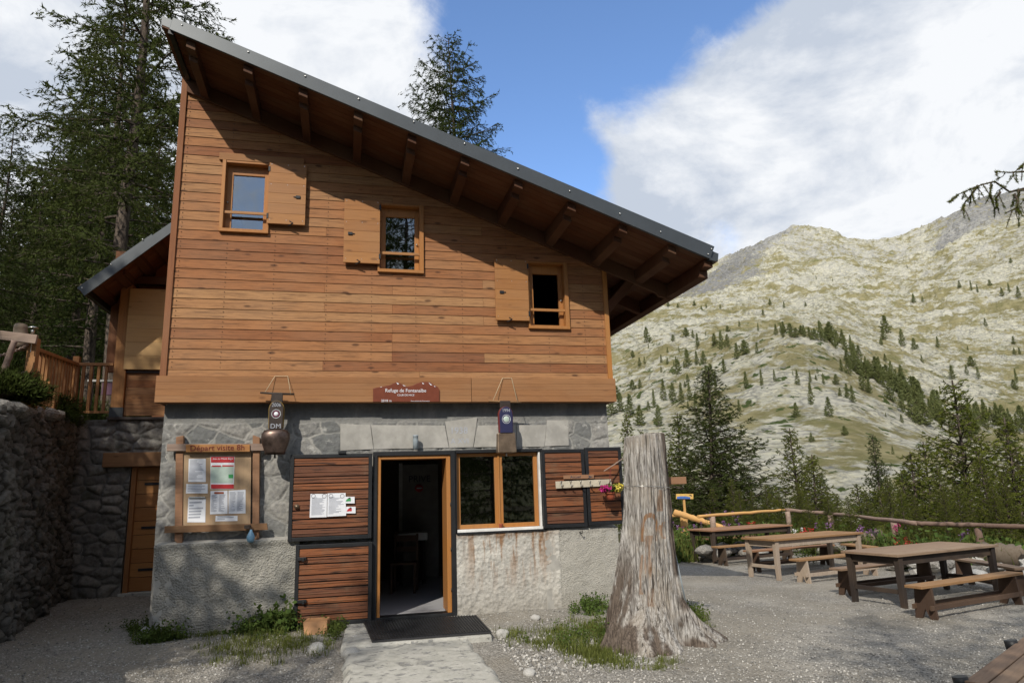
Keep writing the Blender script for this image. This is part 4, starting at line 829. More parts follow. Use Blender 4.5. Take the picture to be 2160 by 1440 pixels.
slab = rough_box('concrete_ramp', [(2.10, -4.2), (3.62, -4.2), (3.62, -1.32), (2.16, -1.32)], (-.14, -.12, -.045, -.04), 'concrete', 5, None, .011); tag(slab, 'cracked pale concrete ramp sloping down from the hut door', 'ramp')
b = MB(); b.hexa([(2.16, -1.34, -.3), (3.83, -1.34, -.3), (3.86, -.04, -.3), (2.22, -.04, -.3), (2.18, -1.32, -.015), (3.80, -1.32, -.02), (3.84, -.04, -.005), (2.24, -.04, -.005)]); tag(b.build('door_slab', 'concrete', None, .02), 'smooth concrete slab under the black doormat at the doorway', 'step')
dm = thing('doormat', 'ribbed black rubber mat lying in front of the doorway', 'doormat')
a, b4, c4, d4 = [atz(px, py, .0) for px, py in ((785, 1352), (1037, 1332), (1005, 1299), (766, 1311))]
b = MB(); b.hexa([(a[0], a[1], -.012), (b4[0], b4[1], -.012), (c4[0], c4[1], .0), (d4[0], d4[1], .0), (a[0], a[1], .004), (b4[0], b4[1], .004), (c4[0], c4[1], .014), (d4[0], d4[1], .014)]); b.build('mat', 'rubber', dm)
b = MB()
for i in range(40):
    t = (i+.5)/40; p = a*(1-t)+b4*t; r = d4*(1-t)+c4*t; b.bar((p[0], p[1]+.02, .008), (r[0], r[1]-.02, .018), .012, .010)
for i in range(14): t = (i+.5)/14; p = a*(1-t)+d4*t; r = b4*(1-t)+c4*t; b.bar((p[0]+.01, p[1], .006+.01*t), (r[0]-.01, r[1], .006+.01*t), .010, .009)
b.build('ribs', 'black', dm)
wb = MB(); q = at(680, 1340, -.42); wb.hexa([(1.78, -.50, -.13), (2.02, -.56, -.13), (2.06, -.36, -.13), (1.82, -.30, -.13), (1.74, -.36, .10), (2.02, -.42, .11), (2.05, -.22, .12), (1.78, -.16, .11)], .2)
M['blockwood'] = wood('block_wood', (.46, .24, .11), (.42, .22, .10), 'x', .5, .3, streak=.2)
tag(wb.build('wood_block', 'blockwood', None, .012), 'squared wooden block leaning against the lower door leaf', 'block')
def stone(name, loc, s, seed, mat, flat=.7, sub=3):
    bm = bmesh.new(); bmesh.ops.create_icosphere(bm, subdivisions=sub, radius=1); rr = np.random.RandomState(seed); off = rr.rand(3)*10
    P = np.array([v.co[:] for v in bm.verts]); n = fbm(P[:, 0]*1.3+off[0]+P[:, 2], P[:, 1]*1.3+off[1]-P[:, 2]*.7, 4, seed); n2 = fbm(P[:, 0]*2+off[2], P[:, 2]*2+P[:, 1], 3, seed+9, True)
    for v, a_, c_ in zip(bm.verts, n, n2): v.co *= (.55+.7*a_+.25*c_); v.co.z *= flat
    me = bpy.data.meshes.new(name); bm.to_mesh(me); bm.free(); me.materials.append(M[mat])
    for p in me.polygons: p.use_smooth = sub > 2
    o = bpy.data.objects.new(name, me); COL.objects.link(o); o.location = loc; o.scale = s if isinstance(s, tuple) else (s, s, s); o.rotation_euler = (0, 0, rr.rand()*6); return o
for i, (px, py, s, lb) in enumerate([(312, 1352, .10, 'white stone lying at the corner of the left plinth'), (667, 1378, .085, 'pale rock in the weeds below the wooden block'), (740, 1384, .09, 'rounded stone at the upper left edge of the concrete ramp'), (748, 1358, .05, 'small stone bedded at the left edge of the concrete ramp'), (1060, 1345, .07, 'grey stone at the right corner of the door slab'), (1130, 1318, .055, 'grey stone in the gravel under the right-hand plinth'), (1118, 1408, .06, 'pale stone in the gravel right of the concrete ramp')]):
    q = atz(px, py, -.10); tag(stone('stone', (q[0], q[1], ground(q[0], q[1])+s*.25), s, i+3, 'whitestone'), lb, 'stone')
# ================================================================== TERRAIN
def S(v, a, b): t = np.clip((v-a)/(b-a), 0, 1); return t*t*(3-2*t)
def groundv(x, y):
    a = S(x, 5.6, 8.6); left = S(-x, .2, 1.2)
    return -(.02+.14*S(-y, .1, 2.6))*(1-a)-.28*a+.03*left*S(y, 0, 3)
def az_of(px, py): d = ray(px, py); return math.degrees(math.atan2(d[0], d[1])), d[2]/math.hypot(d[0], d[1])
CURV = [  # distance (m), picture heights of the slope along x: gives the real elevation angle of each crest
 (180, [(1280, 1010), (2160, 1010)], 0),
 (260, [(1280, 940), (1400, 930), (1500, 900), (1600, 885), (1700, 880), (1800, 890), (1900, 925), (2000, 960), (2100, 985), (2160, 990)], 0),
 (400, [(1280, 850), (1400, 800), (1500, 770), (1600, 722), (1660, 695), (1720, 705), (1800, 755), (1900, 820), (2000, 878), (2100, 925), (2160, 945)], 0),
 (470, [(1280, 825), (1400, 775), (1500, 745), (1600, 722), (1660, 712), (1720, 732), (1800, 785), (1900, 845), (2000, 880), (2100, 900), (2160, 905)], 0),
 (650, [(1280, 740), (1400, 705), (1500, 695), (1600, 690), (1700, 702), (1800, 730), (1900, 780), (2000, 815), (2100, 830), (2160, 835)], 0),
 (950, [(1280, 668), (1350, 650), (1450, 642), (1560, 630), (1650, 638), (1750, 650), (1850, 690), (1950, 705), (2050, 695), (2160, 690)], 0),
 (1150, [(1280, 672), (1350, 658), (1450, 648), (1560, 636), (1650, 636), (1750, 630), (1850, 635), (1950, 630), (2050, 610), (2160, 590)], 0),
 (1600, [(1280, 676), (1350, 648), (1450, 620), (1560, 560), (1650, 530), (1750, 540), (1850, 555), (1950, 550), (2050, 510), (2160, 480)], 0),
 (2000, [(1280, 672), (1380, 624), (1420, 600), (1508, 549), (1560, 524), (1600, 505), (1640, 485), (1670, 470), (1712, 466), (1750, 475), (1780, 491), (1830, 494), (1880, 490), (1930, 475), (2000, 441), (2050, 412), (2080, 404), (2160, 382)], 0)]
azd = np.concatenate([np.linspace(-180, 16, 110, endpoint=False), np.linspace(16, 20, 20, endpoint=False), np.linspace(20, 51.5, 760, endpoint=False), np.linspace(51.5, 60, 40, endpoint=False), np.linspace(60, 180, 60)])
rr_ = np.concatenate([np.linspace(.3, 12, 30, endpoint=False), np.linspace(12, 45, 60, endpoint=False), np.geomspace(45, 180, 30, endpoint=False), np.geomspace(180, 2060, 430, endpoint=False), np.geomspace(2060, 5000, 14)])
AZ, RR = np.meshgrid(azd, rr_, indexing='ij'); TX = CAM[0]+RR*np.sin(np.radians(AZ)); TY = CAM[1]+RR*np.cos(np.radians(AZ))
def terrain():
    g = groundv(TX, TY)-.03
    edge = np.interp(azd, [-180, -90, 16, 26, 34, 40, 50, 60, 90, 180], [22, 16, 30, 30, 24.5, 21, 16.8, 15.5, 14, 22])[:, None]
    ks = [np.zeros_like(azd)]; Ds = []
    cz = []
    for D, pts, _ in CURV:
        A = [az_of(px, py) for px, py in pts]; t = np.interp(azd, [a for a, _ in A], [q for _, q in A]); cz.append(CAM[2]+D*t); Ds.append(D)
    dist = np.array([0, 60, 120]+Ds+[2250, 5000.]); zz = np.stack([np.full(len(azd), -9.), np.full(len(azd), -14.), np.full(len(azd), -22.)]+cz+[cz[-1]-120, cz[-1]-900], 1)
    wx = RR*(1+.05*(fbm(TX/120, TY/120, 4, 77)-.5)*S(RR, 200, 500)*(1-S(RR, 1500, 1900)))
    zR = np.empty_like(RR)
    for i in range(len(azd)):
        # smooth monotone-ish interpolation: Catmull blend of linear segments
        l = np.interp(wx[i], dist, zz[i]); l2 = .25*np.interp(wx[i]*.95, dist, zz[i])+.25*np.interp(wx[i]*1.04, dist, zz[i])+.5*l; zR[i] = l2
    t = S(RR, edge, edge+7); zR = g*(1-t)+np.minimum(zR, -1)*t*(RR < 150)+zR*t*(RR >= 150)
    zr0 = g*(1-S(RR, edge-1.5, edge+10))+(-6-(RR-edge)*.14)*S(RR, edge-1.5, edge+10)
    zR = np.where(RR < 120, np.maximum(zr0, -22), zR*S(RR, 120, 185)+np.maximum(zr0, -22)*(1-S(RR, 120, 185)))
    slopeL = np.where(RR < 60, 2.6+(RR-18)*.16, 2.6+42*.16+(RR-60)*.30)
    zL = g*(1-S(RR, 15.5, 19))+slopeL*S(RR, 15.5, 19); far = S(RR, 40, 240); zL = zL*(1-far)+zR*far
    zB = g+np.clip(RR-18, 0, 1e9)*.10
    wl = (1-S(AZ, 2, 17))*S(AZ, -110, -80); wr = S(AZ, 2, 17)*(1-S(AZ, 95, 125)); wb = 1-wl-wr
    Z = zL*wl+zR*wr+zB*wb
    amp = S(RR, 130, 320)
    rough = (fbm(TX/75, TY/75, 6, 5, True, .55)-.55)*.052*np.minimum(RR, 1500)*.55+(fbm(TX/16, TY/16, 5, 15, True, .6)-.5)*4.2*S(RR, 150, 400)*(1+RR/1400)
    crest = 1-S(RR, 1850, 1990)*.55
    Z = Z+rough*amp*crest+(fbm(TX/4, TY/4, 4, 9)-.5)*.5*S(RR, edge+1, edge+6)
    # layered rock: terraces tilted across the slope
    u = (Z+TX*.22-TY*.08)/9.0; Z = Z+amp*(np.abs((u+fbm(TX/40, TY/40, 3, 31)*1.6) % 1-.5)-.25)*3.4*S(RR, 180, 420)
    # crags: grey rock, with the shade of the peak's left flank painted in
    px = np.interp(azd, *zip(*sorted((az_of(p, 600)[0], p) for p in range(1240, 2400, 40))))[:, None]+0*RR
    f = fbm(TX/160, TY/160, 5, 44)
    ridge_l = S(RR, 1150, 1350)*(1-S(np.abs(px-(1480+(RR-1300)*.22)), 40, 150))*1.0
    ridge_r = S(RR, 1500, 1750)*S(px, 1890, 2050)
    crag_shade = np.clip(ridge_l+ridge_r+(S(f, .62, .75)*.5*S(RR, 900, 1300)), 0, 1)
    near = np.clip(1-S(RR, 90, 190), 0, 1)
    shrub = S(1-RR/1400, .2, .8)
    far_haze = S(RR, 1150, 1650)*S(fbm(TX/220, TY/220, 5, 71), .35, .55)
    return Z, crag_shade, near, shrub, far_haze
TZ, crag_shade, near_, shrub, far_haze_ = terrain()
tag(grid_mesh('hillside', np.stack([TX, TY, TZ], -1).reshape(-1, 3), len(azd), len(rr_), 'hill', None, {'crag_shade': crag_shade, 'near': near_, 'shrub': shrub, 'far_haze': far_haze_}), kind='structure')
def H(x, y):
    dx, dy = x-CAM[0], y-CAM[1]; r = math.hypot(dx, dy); a = math.degrees(math.atan2(dx, dy))
    i = int(np.clip(np.searchsorted(azd, a)-1, 0, len(azd)-2)); j = int(np.clip(np.searchsorted(rr_, r)-1, 0, len(rr_)-2))
    u = (a-azd[i])/(azd[i+1]-azd[i]); v = min(1, max(0, (r-rr_[j])/(rr_[j+1]-rr_[j])))
    return (TZ[i, j]*(1-u)+TZ[i+1, j]*u)*(1-v)+(TZ[i, j+1]*(1-u)+TZ[i+1, j+1]*u)*v
def hit(px, py, r0=150, r1=2100):
    """where the view ray through a point of the photo first meets the terrain"""
    a, t = az_of(px, py); i = int(np.clip(np.searchsorted(azd, a), 0, len(azd)-1)); z = CAM[2]+rr_*t; m = np.where((TZ[i] >= z) & (rr_ > r0) & (rr_ < r1))[0]
    if not len(m): return None
    j = m[0]; r = rr_[j]; return CAM[0]+r*math.sin(math.radians(a)), CAM[1]+r*math.cos(math.radians(a)), TZ[i, j], r
# gravel terrace sheet
gx = np.linspace(-5, 15.8, 420); gy = np.linspace(-11, 13, 480); GX, GY = np.meshgrid(gx, gy, indexing='ij')
GZ = groundv(GX, GY)+(fbm(GX*.9, GY*.9, 4, 3)-.5)*.05+(fbm(GX*6, GY*6, 4, 13)-.5)*.022+(fbm(GX*25, GY*25, 2, 23)-.5)*.008
# keep it inside the fence line and under the ramp
GZ = GZ-.6*S(np.hypot(GX-CAM[0], GY-CAM[1])-np.interp(np.degrees(np.arctan2(GX-CAM[0], GY-CAM[1])), [-180, 16, 26, 34, 40, 50, 60, 180], [30, 30, 29, 23.5, 20.5, 16.6, 15.5, 20]), -.4, .6)
tag(grid_mesh('gravel_ground', np.stack([GX, GY, GZ], -1).reshape(-1, 3), len(gx), len(gy), 'gravel'), kind='structure')
def gz(x, y):
    i = min(len(gx)-2, max(0, int((x-gx[0])/(gx[1]-gx[0])))); j = min(len(gy)-2, max(0, int((y-gy[0])/(gy[1]-gy[0])))); return float(GZ[i, j])
# loose stones lying on the gravel: one mass nobody could count
def pebbles():
    r = np.random.RandomState(8); n = 21000
    base = np.array([(1, 0, 0), (-1, 0, 0), (0, 1, 0), (0, -1, 0), (0, 0, 1), (0, 0, -.6)], float); fc = np.array([(0, 2, 4), (2, 1, 4), (1, 3, 4), (3, 0, 4), (2, 0, 5), (1, 2, 5), (3, 1, 5), (0, 3, 5)])
    x = []; y = []; s = []
    while len(x) < n:
        px = r.rand()*2300-60; py = 1225+r.rand()**.8*240; p = atz(px, py, -.12)
        if not (-3 < p[0] < 12 and -5.6 < p[1] < 4.2): continue
        if p[1] > -.02 and -.1 < p[0] < 5.95: continue
        if 2.12 < p[0] < 3.85 and p[1] > -4.3: continue
        near_r = 3.85 < p[0] < 5.2 and -2.6 < p[1] < -1.2; dens = .55+.9*vnoise(np.array([p[0]*1.4]), np.array([p[1]*1.4]), 3)[0]+(1.5 if near_r else 0)
        if r.rand() > dens*.6: continue
        x.append(p[0]); y.append(p[1]); s.append((.006+.012*r.rand()**2.5)*(1.5 if near_r else 1))
    x = np.array(x); y = np.array(y); s = np.array(s)
    ix = np.clip(((x-gx[0])/(gx[1]-gx[0])).astype(int), 0, len(gx)-1); iy = np.clip(((y-gy[0])/(gy[1]-gy[0])).astype(int), 0, len(gy)-1); z = GZ[ix, iy]+s*.15
    V = base[None]*(s[:, None, None]*(.6+.8*r.rand(n, 6, 1))); a = r.rand(n)*6.28; c, q = np.cos(a)[:, None], np.sin(a)[:, None]
    V = np.stack([V[..., 0]*c-V[..., 1]*q+x[:, None], V[..., 0]*q+V[..., 1]*c+y[:, None], V[..., 2]*.7+z[:, None]], -1)
    F = (fc[None]+(np.arange(n)*6)[:, None, None]).reshape(-1, 3); t = np.repeat(r.rand(n)**1.3, 8)
    tag(tri_mesh('loose_gravel', V.reshape(-1, 3), F, 'pebble', None, t), kind='stuff')
pebbles()
# earth bank behind the left retaining wall and behind the hut
WL = lambda y: np.interp(y, [-6, -.4, 1.0, 4.0, 5.0], [-1.50, -1.66, -1.98, -2.42, -2.5])
by = np.linspace(-7, 40, 150); bt = np.linspace(0, 1, 80)**1.7*34; BY, BT = np.meshgrid(by, bt, indexing='ij'); BX = WL(BY)-.30-BT
topz = np.interp(by, [-7, 0, 1, 4, 6, 40], [2.3, 2.62, 2.72, 2.93, 2.95, 3.1])[:, None]
BZ = topz+.10*S(BT, 0, .6)+(BT*.20)*S(BT, .5, 6)+(fbm(BX*.5, BY*.5, 4, 6)-.5)*1.0*S(BT, .8, 3)+(fbm(BX*4, BY*4, 3, 16)-.5)*.08
M['bankearth'] = M['hill']
k = NT('bank_earth'); n_ = k.noise(3, 7, .65); M['bankearth'] = k.done(k.mix(k.rng(n_, .4, .6), (.05, .045, .03), (.085, .10, .03)), .95, 0, .1)
tag(grid_mesh('grass_bank', np.stack([BX, BY, BZ], -1).reshape(-1, 3), len(by), len(bt), 'bankearth'), kind='structure')
sx = np.linspace(-2.9, 12, 60); sy = np.linspace(7.65, 42, 90); SX, SY = np.meshgrid(sx, sy, indexing='ij')
SZ = 2.85*(1-S(SX, 1.5, 5.6))+(SY-7.6)*.03*(1-S(SX, 1.5, 5.6))-3.5*S(SX, 1.5, 5.6)+(fbm(SX*.6, SY*.6, 4, 66)-.5)*.5*S(SY, 8.5, 11)
tag(grid_mesh('rear_slope', np.stack([SX, SY, SZ], -1).reshape(-1, 3), 60, 90, 'bankearth'), kind='structure')
def bankz(x, y):
    wl = float(WL(y)); t = wl-.30-x
    if t < 0: return 2.9
    j = int(np.clip(np.searchsorted(bt, t)-1, 0, len(bt)-2)); i = int(np.clip((y+7)/(by[1]-by[0]), 0, len(by)-1)); return float(BZ[i, j])
# left retaining wall, leaning slightly, running from the terrace corner towards the camera
def retaining():
    ny, nz = 620, 210; ys = np.linspace(-6, 4.05, ny); zs = np.linspace(-.2, 1, nz); Y, Q = np.meshgrid(ys, zs, indexing='ij')
    top = np.interp(Y, [-6, 0, 1, 4.05], [2.3, 2.64, 2.74, 2.95])+(fbm(Y*4, Y*0, 3, 12)-.5)*.12; Zp = np.where(Q < 0, Q, Q*top)
    f1, f2, rid = cells((Y+.06*fbm(Y*5, Zp*5, 3, 1))/.22+.8*fbm(Y*2, Zp*2, 3, 91), (Zp+.16*fbm(Y*4, Zp*4, 3, 2))/.13, 21, .95); e = f2-f1
    d = np.clip(e/.3, 0, 1)**.7*.055*(.3+1.2*rid)+(fbm(Y*7, Zp*7, 6, 4, True, .6)-.6)*.13+(fbm(Y*1.3, Zp*1.3, 3, 14)-.5)*.30
    X = WL(Y)+.10+.04*(1-Q)+d; X = np.where(Q >= .999, X-.35, X)
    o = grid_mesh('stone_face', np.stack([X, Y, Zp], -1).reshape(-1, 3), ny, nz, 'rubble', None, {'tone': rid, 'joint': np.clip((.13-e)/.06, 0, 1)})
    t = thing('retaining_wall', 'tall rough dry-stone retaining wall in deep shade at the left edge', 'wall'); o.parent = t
    rs = random.Random(4)
    for i in range(26):
        y = -.6+i*.18; s = stone('cap_stone', (float(WL(y))+.02+rs.uniform(-.08, .1), y, float(np.interp(y, [-6, 0, 1, 4.05], [2.3, 2.64, 2.74, 2.95]))-.01+rs.uniform(0, .03)), (rs.uniform(.12, .22), rs.uniform(.10, .17), rs.uniform(.07, .11)), i+50, 'rubblecap', 1, 2); s.parent = t
k = NT('cap_stone'); n_ = k.noise(7, 7, .7); k.bump(n_, .7, .03); M['rubblecap'] = k.done(k.mix(k.rng(n_, .35, .65), (.12, .115, .105), (.33, .31, .28)), .95, 0, .15)
retaining()
# ================================================================== STUMP
def stump():
    t = thing('tree_stump', 'tall weathered grey tree stump with flaring roots and rust-coloured marks at the hut corner', 'tree stump')
    Yc = -1.72
    prof = [(918, 1319, 1397), (940, 1318, 1400), (960, 1317, 1402), (1000, 1317, 1405), (1040, 1317, 1409), (1080, 1317, 1413), (1110, 1315, 1413), (1150, 1309, 1417), (1190, 1304, 1421), (1230, 1297, 1427), (1260, 1290, 1434), (1290, 1282, 1444), (1315, 1275, 1456), (1335, 1269, 1472), (1350, 1264, 1486)]
    zc_, cx, hw = [], [], []
    for y, a, c in prof:
        p, q = at(a, y, Yc), at(c, y, Yc); zc_.append((p[2]+q[2])/2); cx.append((p[0]+q[0])/2); hw.append((q[0]-p[0])/2)
    zc_, cx, hw = [np.array(v[::-1]) for v in (zc_, cx, hw)]
    nt, nz = 260, 230; th = np.linspace(0, 2*np.pi, nt, endpoint=False); zz = np.concatenate([np.linspace(-.35, zc_[0], 10, endpoint=False), np.linspace(zc_[0], zc_[-1], nz-16), np.full(6, zc_[-1])])
    TH, Z = np.meshgrid(th, zz, indexing='ij'); c = np.interp(Z, zc_, cx); h = np.interp(Z, zc_, hw)
    lat = np.cos(TH)*.93-np.sin(TH)*.37*1.0       # + towards the right as seen from the path
    low = S(.75-Z, 0, .8)
    low2 = S(.42-Z, 0, .6); rib = (.12*np.cos(3*TH+.6)+.13*np.abs(np.cos(2.5*TH+1.0))+.05*np.cos(9*TH+1)-.06)*low2*h*1.7
    grain = (fbm(TH*8/1.0, Z*1.3+fbm(TH*2, Z*2, 3, 6), 5, 3, True)-.5)*.034+(fbm(np.cos(TH)*7+9, np.sin(TH)*7+Z*.5, 4, 7)-.5)*.05
    crack = -np.clip(fbm(np.cos(TH)*9, np.sin(TH)*9+Z*.35+4, 4, 17, True)-.80, 0, 1)*.35
    rim = S(Z, zc_[-1]-.04, zc_[-1])
    R = h+rib+grain*(1+low)+crack+low*(fbm(np.cos(TH)*3, np.sin(TH)*3+Z*2, 4, 27)-.6)*.14-.04*np.clip(fbm(np.cos(TH)*5+2, np.sin(TH)*5+Z*.3, 4, 37, True)-.6, 0, 1)*3
    ring = np.zeros_like(Z); ring[:, -6:] = np.array([.0, .03, .2, .5, .8, 1.0])[None]
    R = R*(1-ring); dz = ring*0+(fbm(np.cos(TH)*R*14+5, np.sin(TH)*R*14, 3, 5)-.5)*.05*(ring > 0)
    X = c+R*np.cos(TH)+.0; Y = Yc+R*np.sin(TH)*.92-.0; Z2 = Z+dz+.02*np.cos(TH)*(Z > 1.9)
    bark = np.clip(S(lat, .80, .90)*S(fbm(Z*3+5, TH*0, 3, 8), .15, .3)+S(-lat, .25, .5)*S(.95-Z, 0, .45)*S(fbm(TH*6, Z*4, 4, 19), .30, .46)+S(.16-Z, 0, .1)*S(fbm(TH*5+3, Z*4, 4, 29), .45, .6)+S(-np.sin(TH), -.2, -.6)*.0, 0, 1)
    u = lat*h; m = fbm(TH*14, Z*6, 4, 40)
    arch = (np.abs(np.hypot((u-.03)/.9, (Z-1.12)*.9)-.085) < .022) & (Z > 1.12) | ((np.abs(np.abs(u-.03)-.08) < .02) & (Z < 1.125) & (Z > .93))
    ess = (np.abs(u-.17+.02*np.sin((Z-1.0)*30)) < .018) & (Z > .95) & (Z < 1.13)
    strip = (np.abs(u-.035-.02*np.sin(Z*6)) < .02+.03*m) & (Z > .28) & (Z < 1.0); streak = (np.abs(u+.06) < .02) & (Z > .4) & (Z < .8); top = (np.abs(u-.15) < .03) & (Z > 1.25) & (Z < 1.48)
    tint = np.clip(arch*.9+ess*.8+strip*.6+streak*.7+top*.6, 0, 1)*S(m, .25, .6)*(np.sin(TH) < .2)  # rust stains on the stump wood
    o = grid_mesh('trunk', np.stack([X, Y, Z2], -1).reshape(-1, 3), nt, len(zz), 'stump', t, {'tint': tint, 'bark': bark}, True, True)
    cc = lambda z: (float(np.interp(z, zc_, cx)), float(np.interp(z, zc_, hw)))
    b = MB(); zr_ = at(1350, 1030, Yc-.2)[2]; x0, h0 = cc(zr_); b.tube([(x0+(h0+.018)*math.cos(a), Yc+(h0+.018)*.92*math.sin(a), zr_+.03*math.cos(a*1.0+2.4)) for a in np.linspace(math.pi*.95, 2*math.pi*1.02, 24)], .003, 5); b.build('wire', 'steel', t)
    return Yc, cc
Yc, scc = stump()
b = MB(); p = at(1423, 1160, -1.75); q = at(1451, 1288, -1.75); b.tube([p, q], .006, 6); b.tube([p+np.array([.008, 0, -.02]), q+np.array([-.02, 0, .02])], .003, 5); hp = thing('walking_pole', 'thin grey walking pole with a ring foot leaning on the shaded side of the stump', 'pole'); b.build('shaft', 'pipe', hp)
b = MB(); b.tube([(q[0]+.035*math.cos(a), q[1]+.03*math.sin(a), q[2]) for a in np.linspace(0, 6.28, 14)], .005, 6, False); b.build('ring', 'redp', hp)
b = MB(); p = at(1409, 1006, -1.55); q = at(1447, 1020, -1.55); b.box(p[0]-.05, q[0], -1.57, -1.545, q[2], p[2], .3); tag(b.build('side_plank', 'reddish', None, .004), 'short brown plank sticking out from the right side of the stump', 'plank')
# ================================================================== TABLES AND BENCHES
def table(label, cx, cy, rz, L, Wd, leg, top, h=.75):
    z = -.28; t = thing('picnic_table', label, 'table', (cx, cy, z), rad(rz), 'long wooden tables on the gravel terrace')
    b = MB(); n = 4; w = Wd/n
    for i in range(n): b.box(-L/2, L/2, -Wd/2+i*w+.001, -Wd/2+(i+1)*w-.001, h-.035, h, random.random())
    b.build('tabletop', top, t, .003)
    b = MB(); b.box(-L/2+.09, L/2-.09, -Wd/2+.06, -Wd/2+.085, h-.155, h-.036, .2); b.box(-L/2+.09, L/2-.09, Wd/2-.085, Wd/2-.06, h-.155, h-.036, .6)
    b.box(-L/2+.09, -L/2+.115, -Wd/2+.086, Wd/2-.086, h-.155, h-.036, .4); b.box(L/2-.115, L/2-.09, -Wd/2+.086, Wd/2-.086, h-.155, h-.036, .4); b.build('apron', leg, t, .003)
    for sx in (-1, 1):
        for sy in (-1, 1):
            b = MB(); x = sx*(L/2-.10); y = sy*(Wd/2-.075); b.hexa([(x-.035, y-.035, 0), (x+.035, y-.035, 0), (x+.035, y+.035, 0), (x-.035, y+.035, 0), (x-.045, y-.045, h-.036), (x+.045, y-.045, h-.036), (x+.045, y+.045, h-.036), (x-.045, y+.045, h-.036)], random.random()); b.build('leg', leg, t, .004)
    for sx in (-1, 1): b = MB(); x = sx*(L/2-.10); b.box(x-.015, x+.015, -Wd/2+.115, Wd/2-.115, .20, .26); b.build('stretcher', leg, t, .003)
    return t
def bench(label, cx, cy, rz, L, top, leg, h=.43, z=-.28):
    t = thing('bench', label, 'bench', (cx, cy, z), rad(rz), 'plank benches at the terrace tables')
    b = MB(); b.box(-L/2, L/2, -.12, .12, h-.035, h, random.random()); b.build('seat', top, t, .004)
    for sx in (-1, 1):
        x = sx*(L/2-.20); b = MB(); zt = h-.036
        # end board: splayed sides with a notch cut between two feet (outline in the y-z plane)
        poly = [(-.15, 0), (-.06, 0), (0, .13), (.06, 0), (.15, 0), (.115, zt), (-.115, zt)]
        vs = [(x-.018, y, zz) for y, zz in poly]+[(x+.018, y, zz) for y, zz in poly]; m = 7
        b.add(vs, [(0, 1, 2, 6), (2, 5, 6), (2, 3, 4, 5), (13, 9, 8, 7), (13, 12, 9), (12, 11, 10, 9)]+[(i, i+m, (i+1) % m+m, (i+1) % m) for i in range(m)], random.random()); b.build('leg', leg, t)
    b = MB(); b.box(-L/2+.12, L/2-.12, -.135, -.108, .12, .18, .5); b.box(-L/2+.12, L/2-.12, .108, .135, .12, .18, .3); b.build('stretcher', leg, t, .003)
    return t
table('nearest long table with black legs and a greyish plank top', 10.85, .06, 12, 2.36, .95, 'darktable', 'tabletop')
table('middle long table on pale grey legs', 11.20, 3.42, 13, 2.5, .85, 'greyleg', 'yellowplank')
table('farthest long table with dark legs by the leaning pale log', 11.72, 6.60, 13, 2.65, .85, 'darktable', 'reddish')
bench('bench with A-notched ends in front of the nearest black-legged table', 10.55, -1.0, 13, 2.3, 'yellowplank', 'brownleg')
bench('bench between the nearest and the middle table, seat greyed', 10.95, .98, 10, 2.25, 'tabletop', 'brownleg')
bench('yellowish bench tucked along the front of the pale-legged table', 11.2, 2.50, 13, 2.2, 'yellowplank', 'greyleg')
bench('reddish bench behind the pale-legged table', 11.5, 4.35, 8, 2.3, 'reddish', 'brownleg')
bench('bench in front of the farthest table with black end boards', 11.45, 5.62, 10, 2.3, 'yellowplank', 'darktable')
bench('rearmost bench behind the farthest table near the flowers', 11.85, 7.75, 6, 2.3, 'reddish', 'darktable')
bench('plank bench set crossways past the right end of the nearest table', 12.35, .35, -105+180, 1.7, 'tabletop', 'brownleg')
b = MB(); p = atz(1784, 1147, .15); q = atz(1841, 1154, .15); t = thing('plank_seat', 'short plank seat on stones beyond the pale-legged table', 'seat'); b.bar(p, q, .26, .035, tone=.2); b.build('seat_board', 'yellowplank', t, .003)
for f in (.2, .8): r = p+(q-p)*f; b = MB(); b.box(r[0]-.05, r[0]+.05, r[1]-.1, r[1]+.1, -.3, .13); b.build('leg', 'brownleg', t)
# slatted bench and table corner at the lower right
def slat_bench():
    a = atz(2032, 1436, .17); c = atz(2162, 1340, .17); d = (c-a); d[2] = 0; L = 2.1; rz = math.atan2(d[1], d[0]); u = d/np.linalg.norm(d); nrm = np.array([-u[1], u[0], 0]); g = -.17
    w = .135; t = thing('slatted_bench', 'bench of three weathered slats on black iron legs at the lower right', 'bench', (a[0]+u[0]*L/2-nrm[0]*w*1.5, a[1]+u[1]*L/2-nrm[1]*w*1.5, g), rz)
    for i in range(3): b = MB(); y0 = -w*1.5+i*w; b.box(-L/2, L/2, y0+.005, y0+w-.006, .31, .345, .2+.3*i); b.build('slat', 'tabletop', t, .005)
    for x in (-L/2+.08, 0.2, L/2-.15):
        b = MB(); b.tube([(x, -w*1.5+.04, .30), (x, w*1.5-.04, .30), (x, w*1.5+.02, .22), (x, w*1.5+.06, 0)], .022, 8); b.tube([(x, -w*1.5+.04, .30), (x, -w*1.5, .2), (x, -w*1.5-.03, 0)], .022, 8); b.build('leg', 'black', t)
    for x in (-L/2+.04, L/2-.6): b = MB(); b.tube([(x, w*1.5+.02, .29), (x, w*1.5+.03, .36)], .05, 12); b.build('foot_knob', 'black', t)
slat_bench()
p = atz(2143, 1376, .50); t = thing('corner_table', 'edge of an orange-brown plank table entering at the right border', 'table', (p[0]+.9, p[1]-.05, -.17), rad(20))
b = MB(); b.box(-.93, .9, -.40, .08, .635, .67, .2); b.build('tabletop', 'yellowplank', t, .006)
b = MB(); b.box(-.86, -.78, -.02, .05, 0, .634); b.build('leg', 'terracotta', t, .004); b = MB(); b.box(.7, .78, -.02, .05, 0, .634); b.build('leg', 'terracotta', t, .004); b = MB(); b.box(.7, .78, -.35, -.28, 0, .634); b.build('leg', 'terracotta', t, .004); b = MB(); b.box(-.86, -.78, -.35, -.28, 0, .634); b.build('leg', 'terracotta', t, .004)
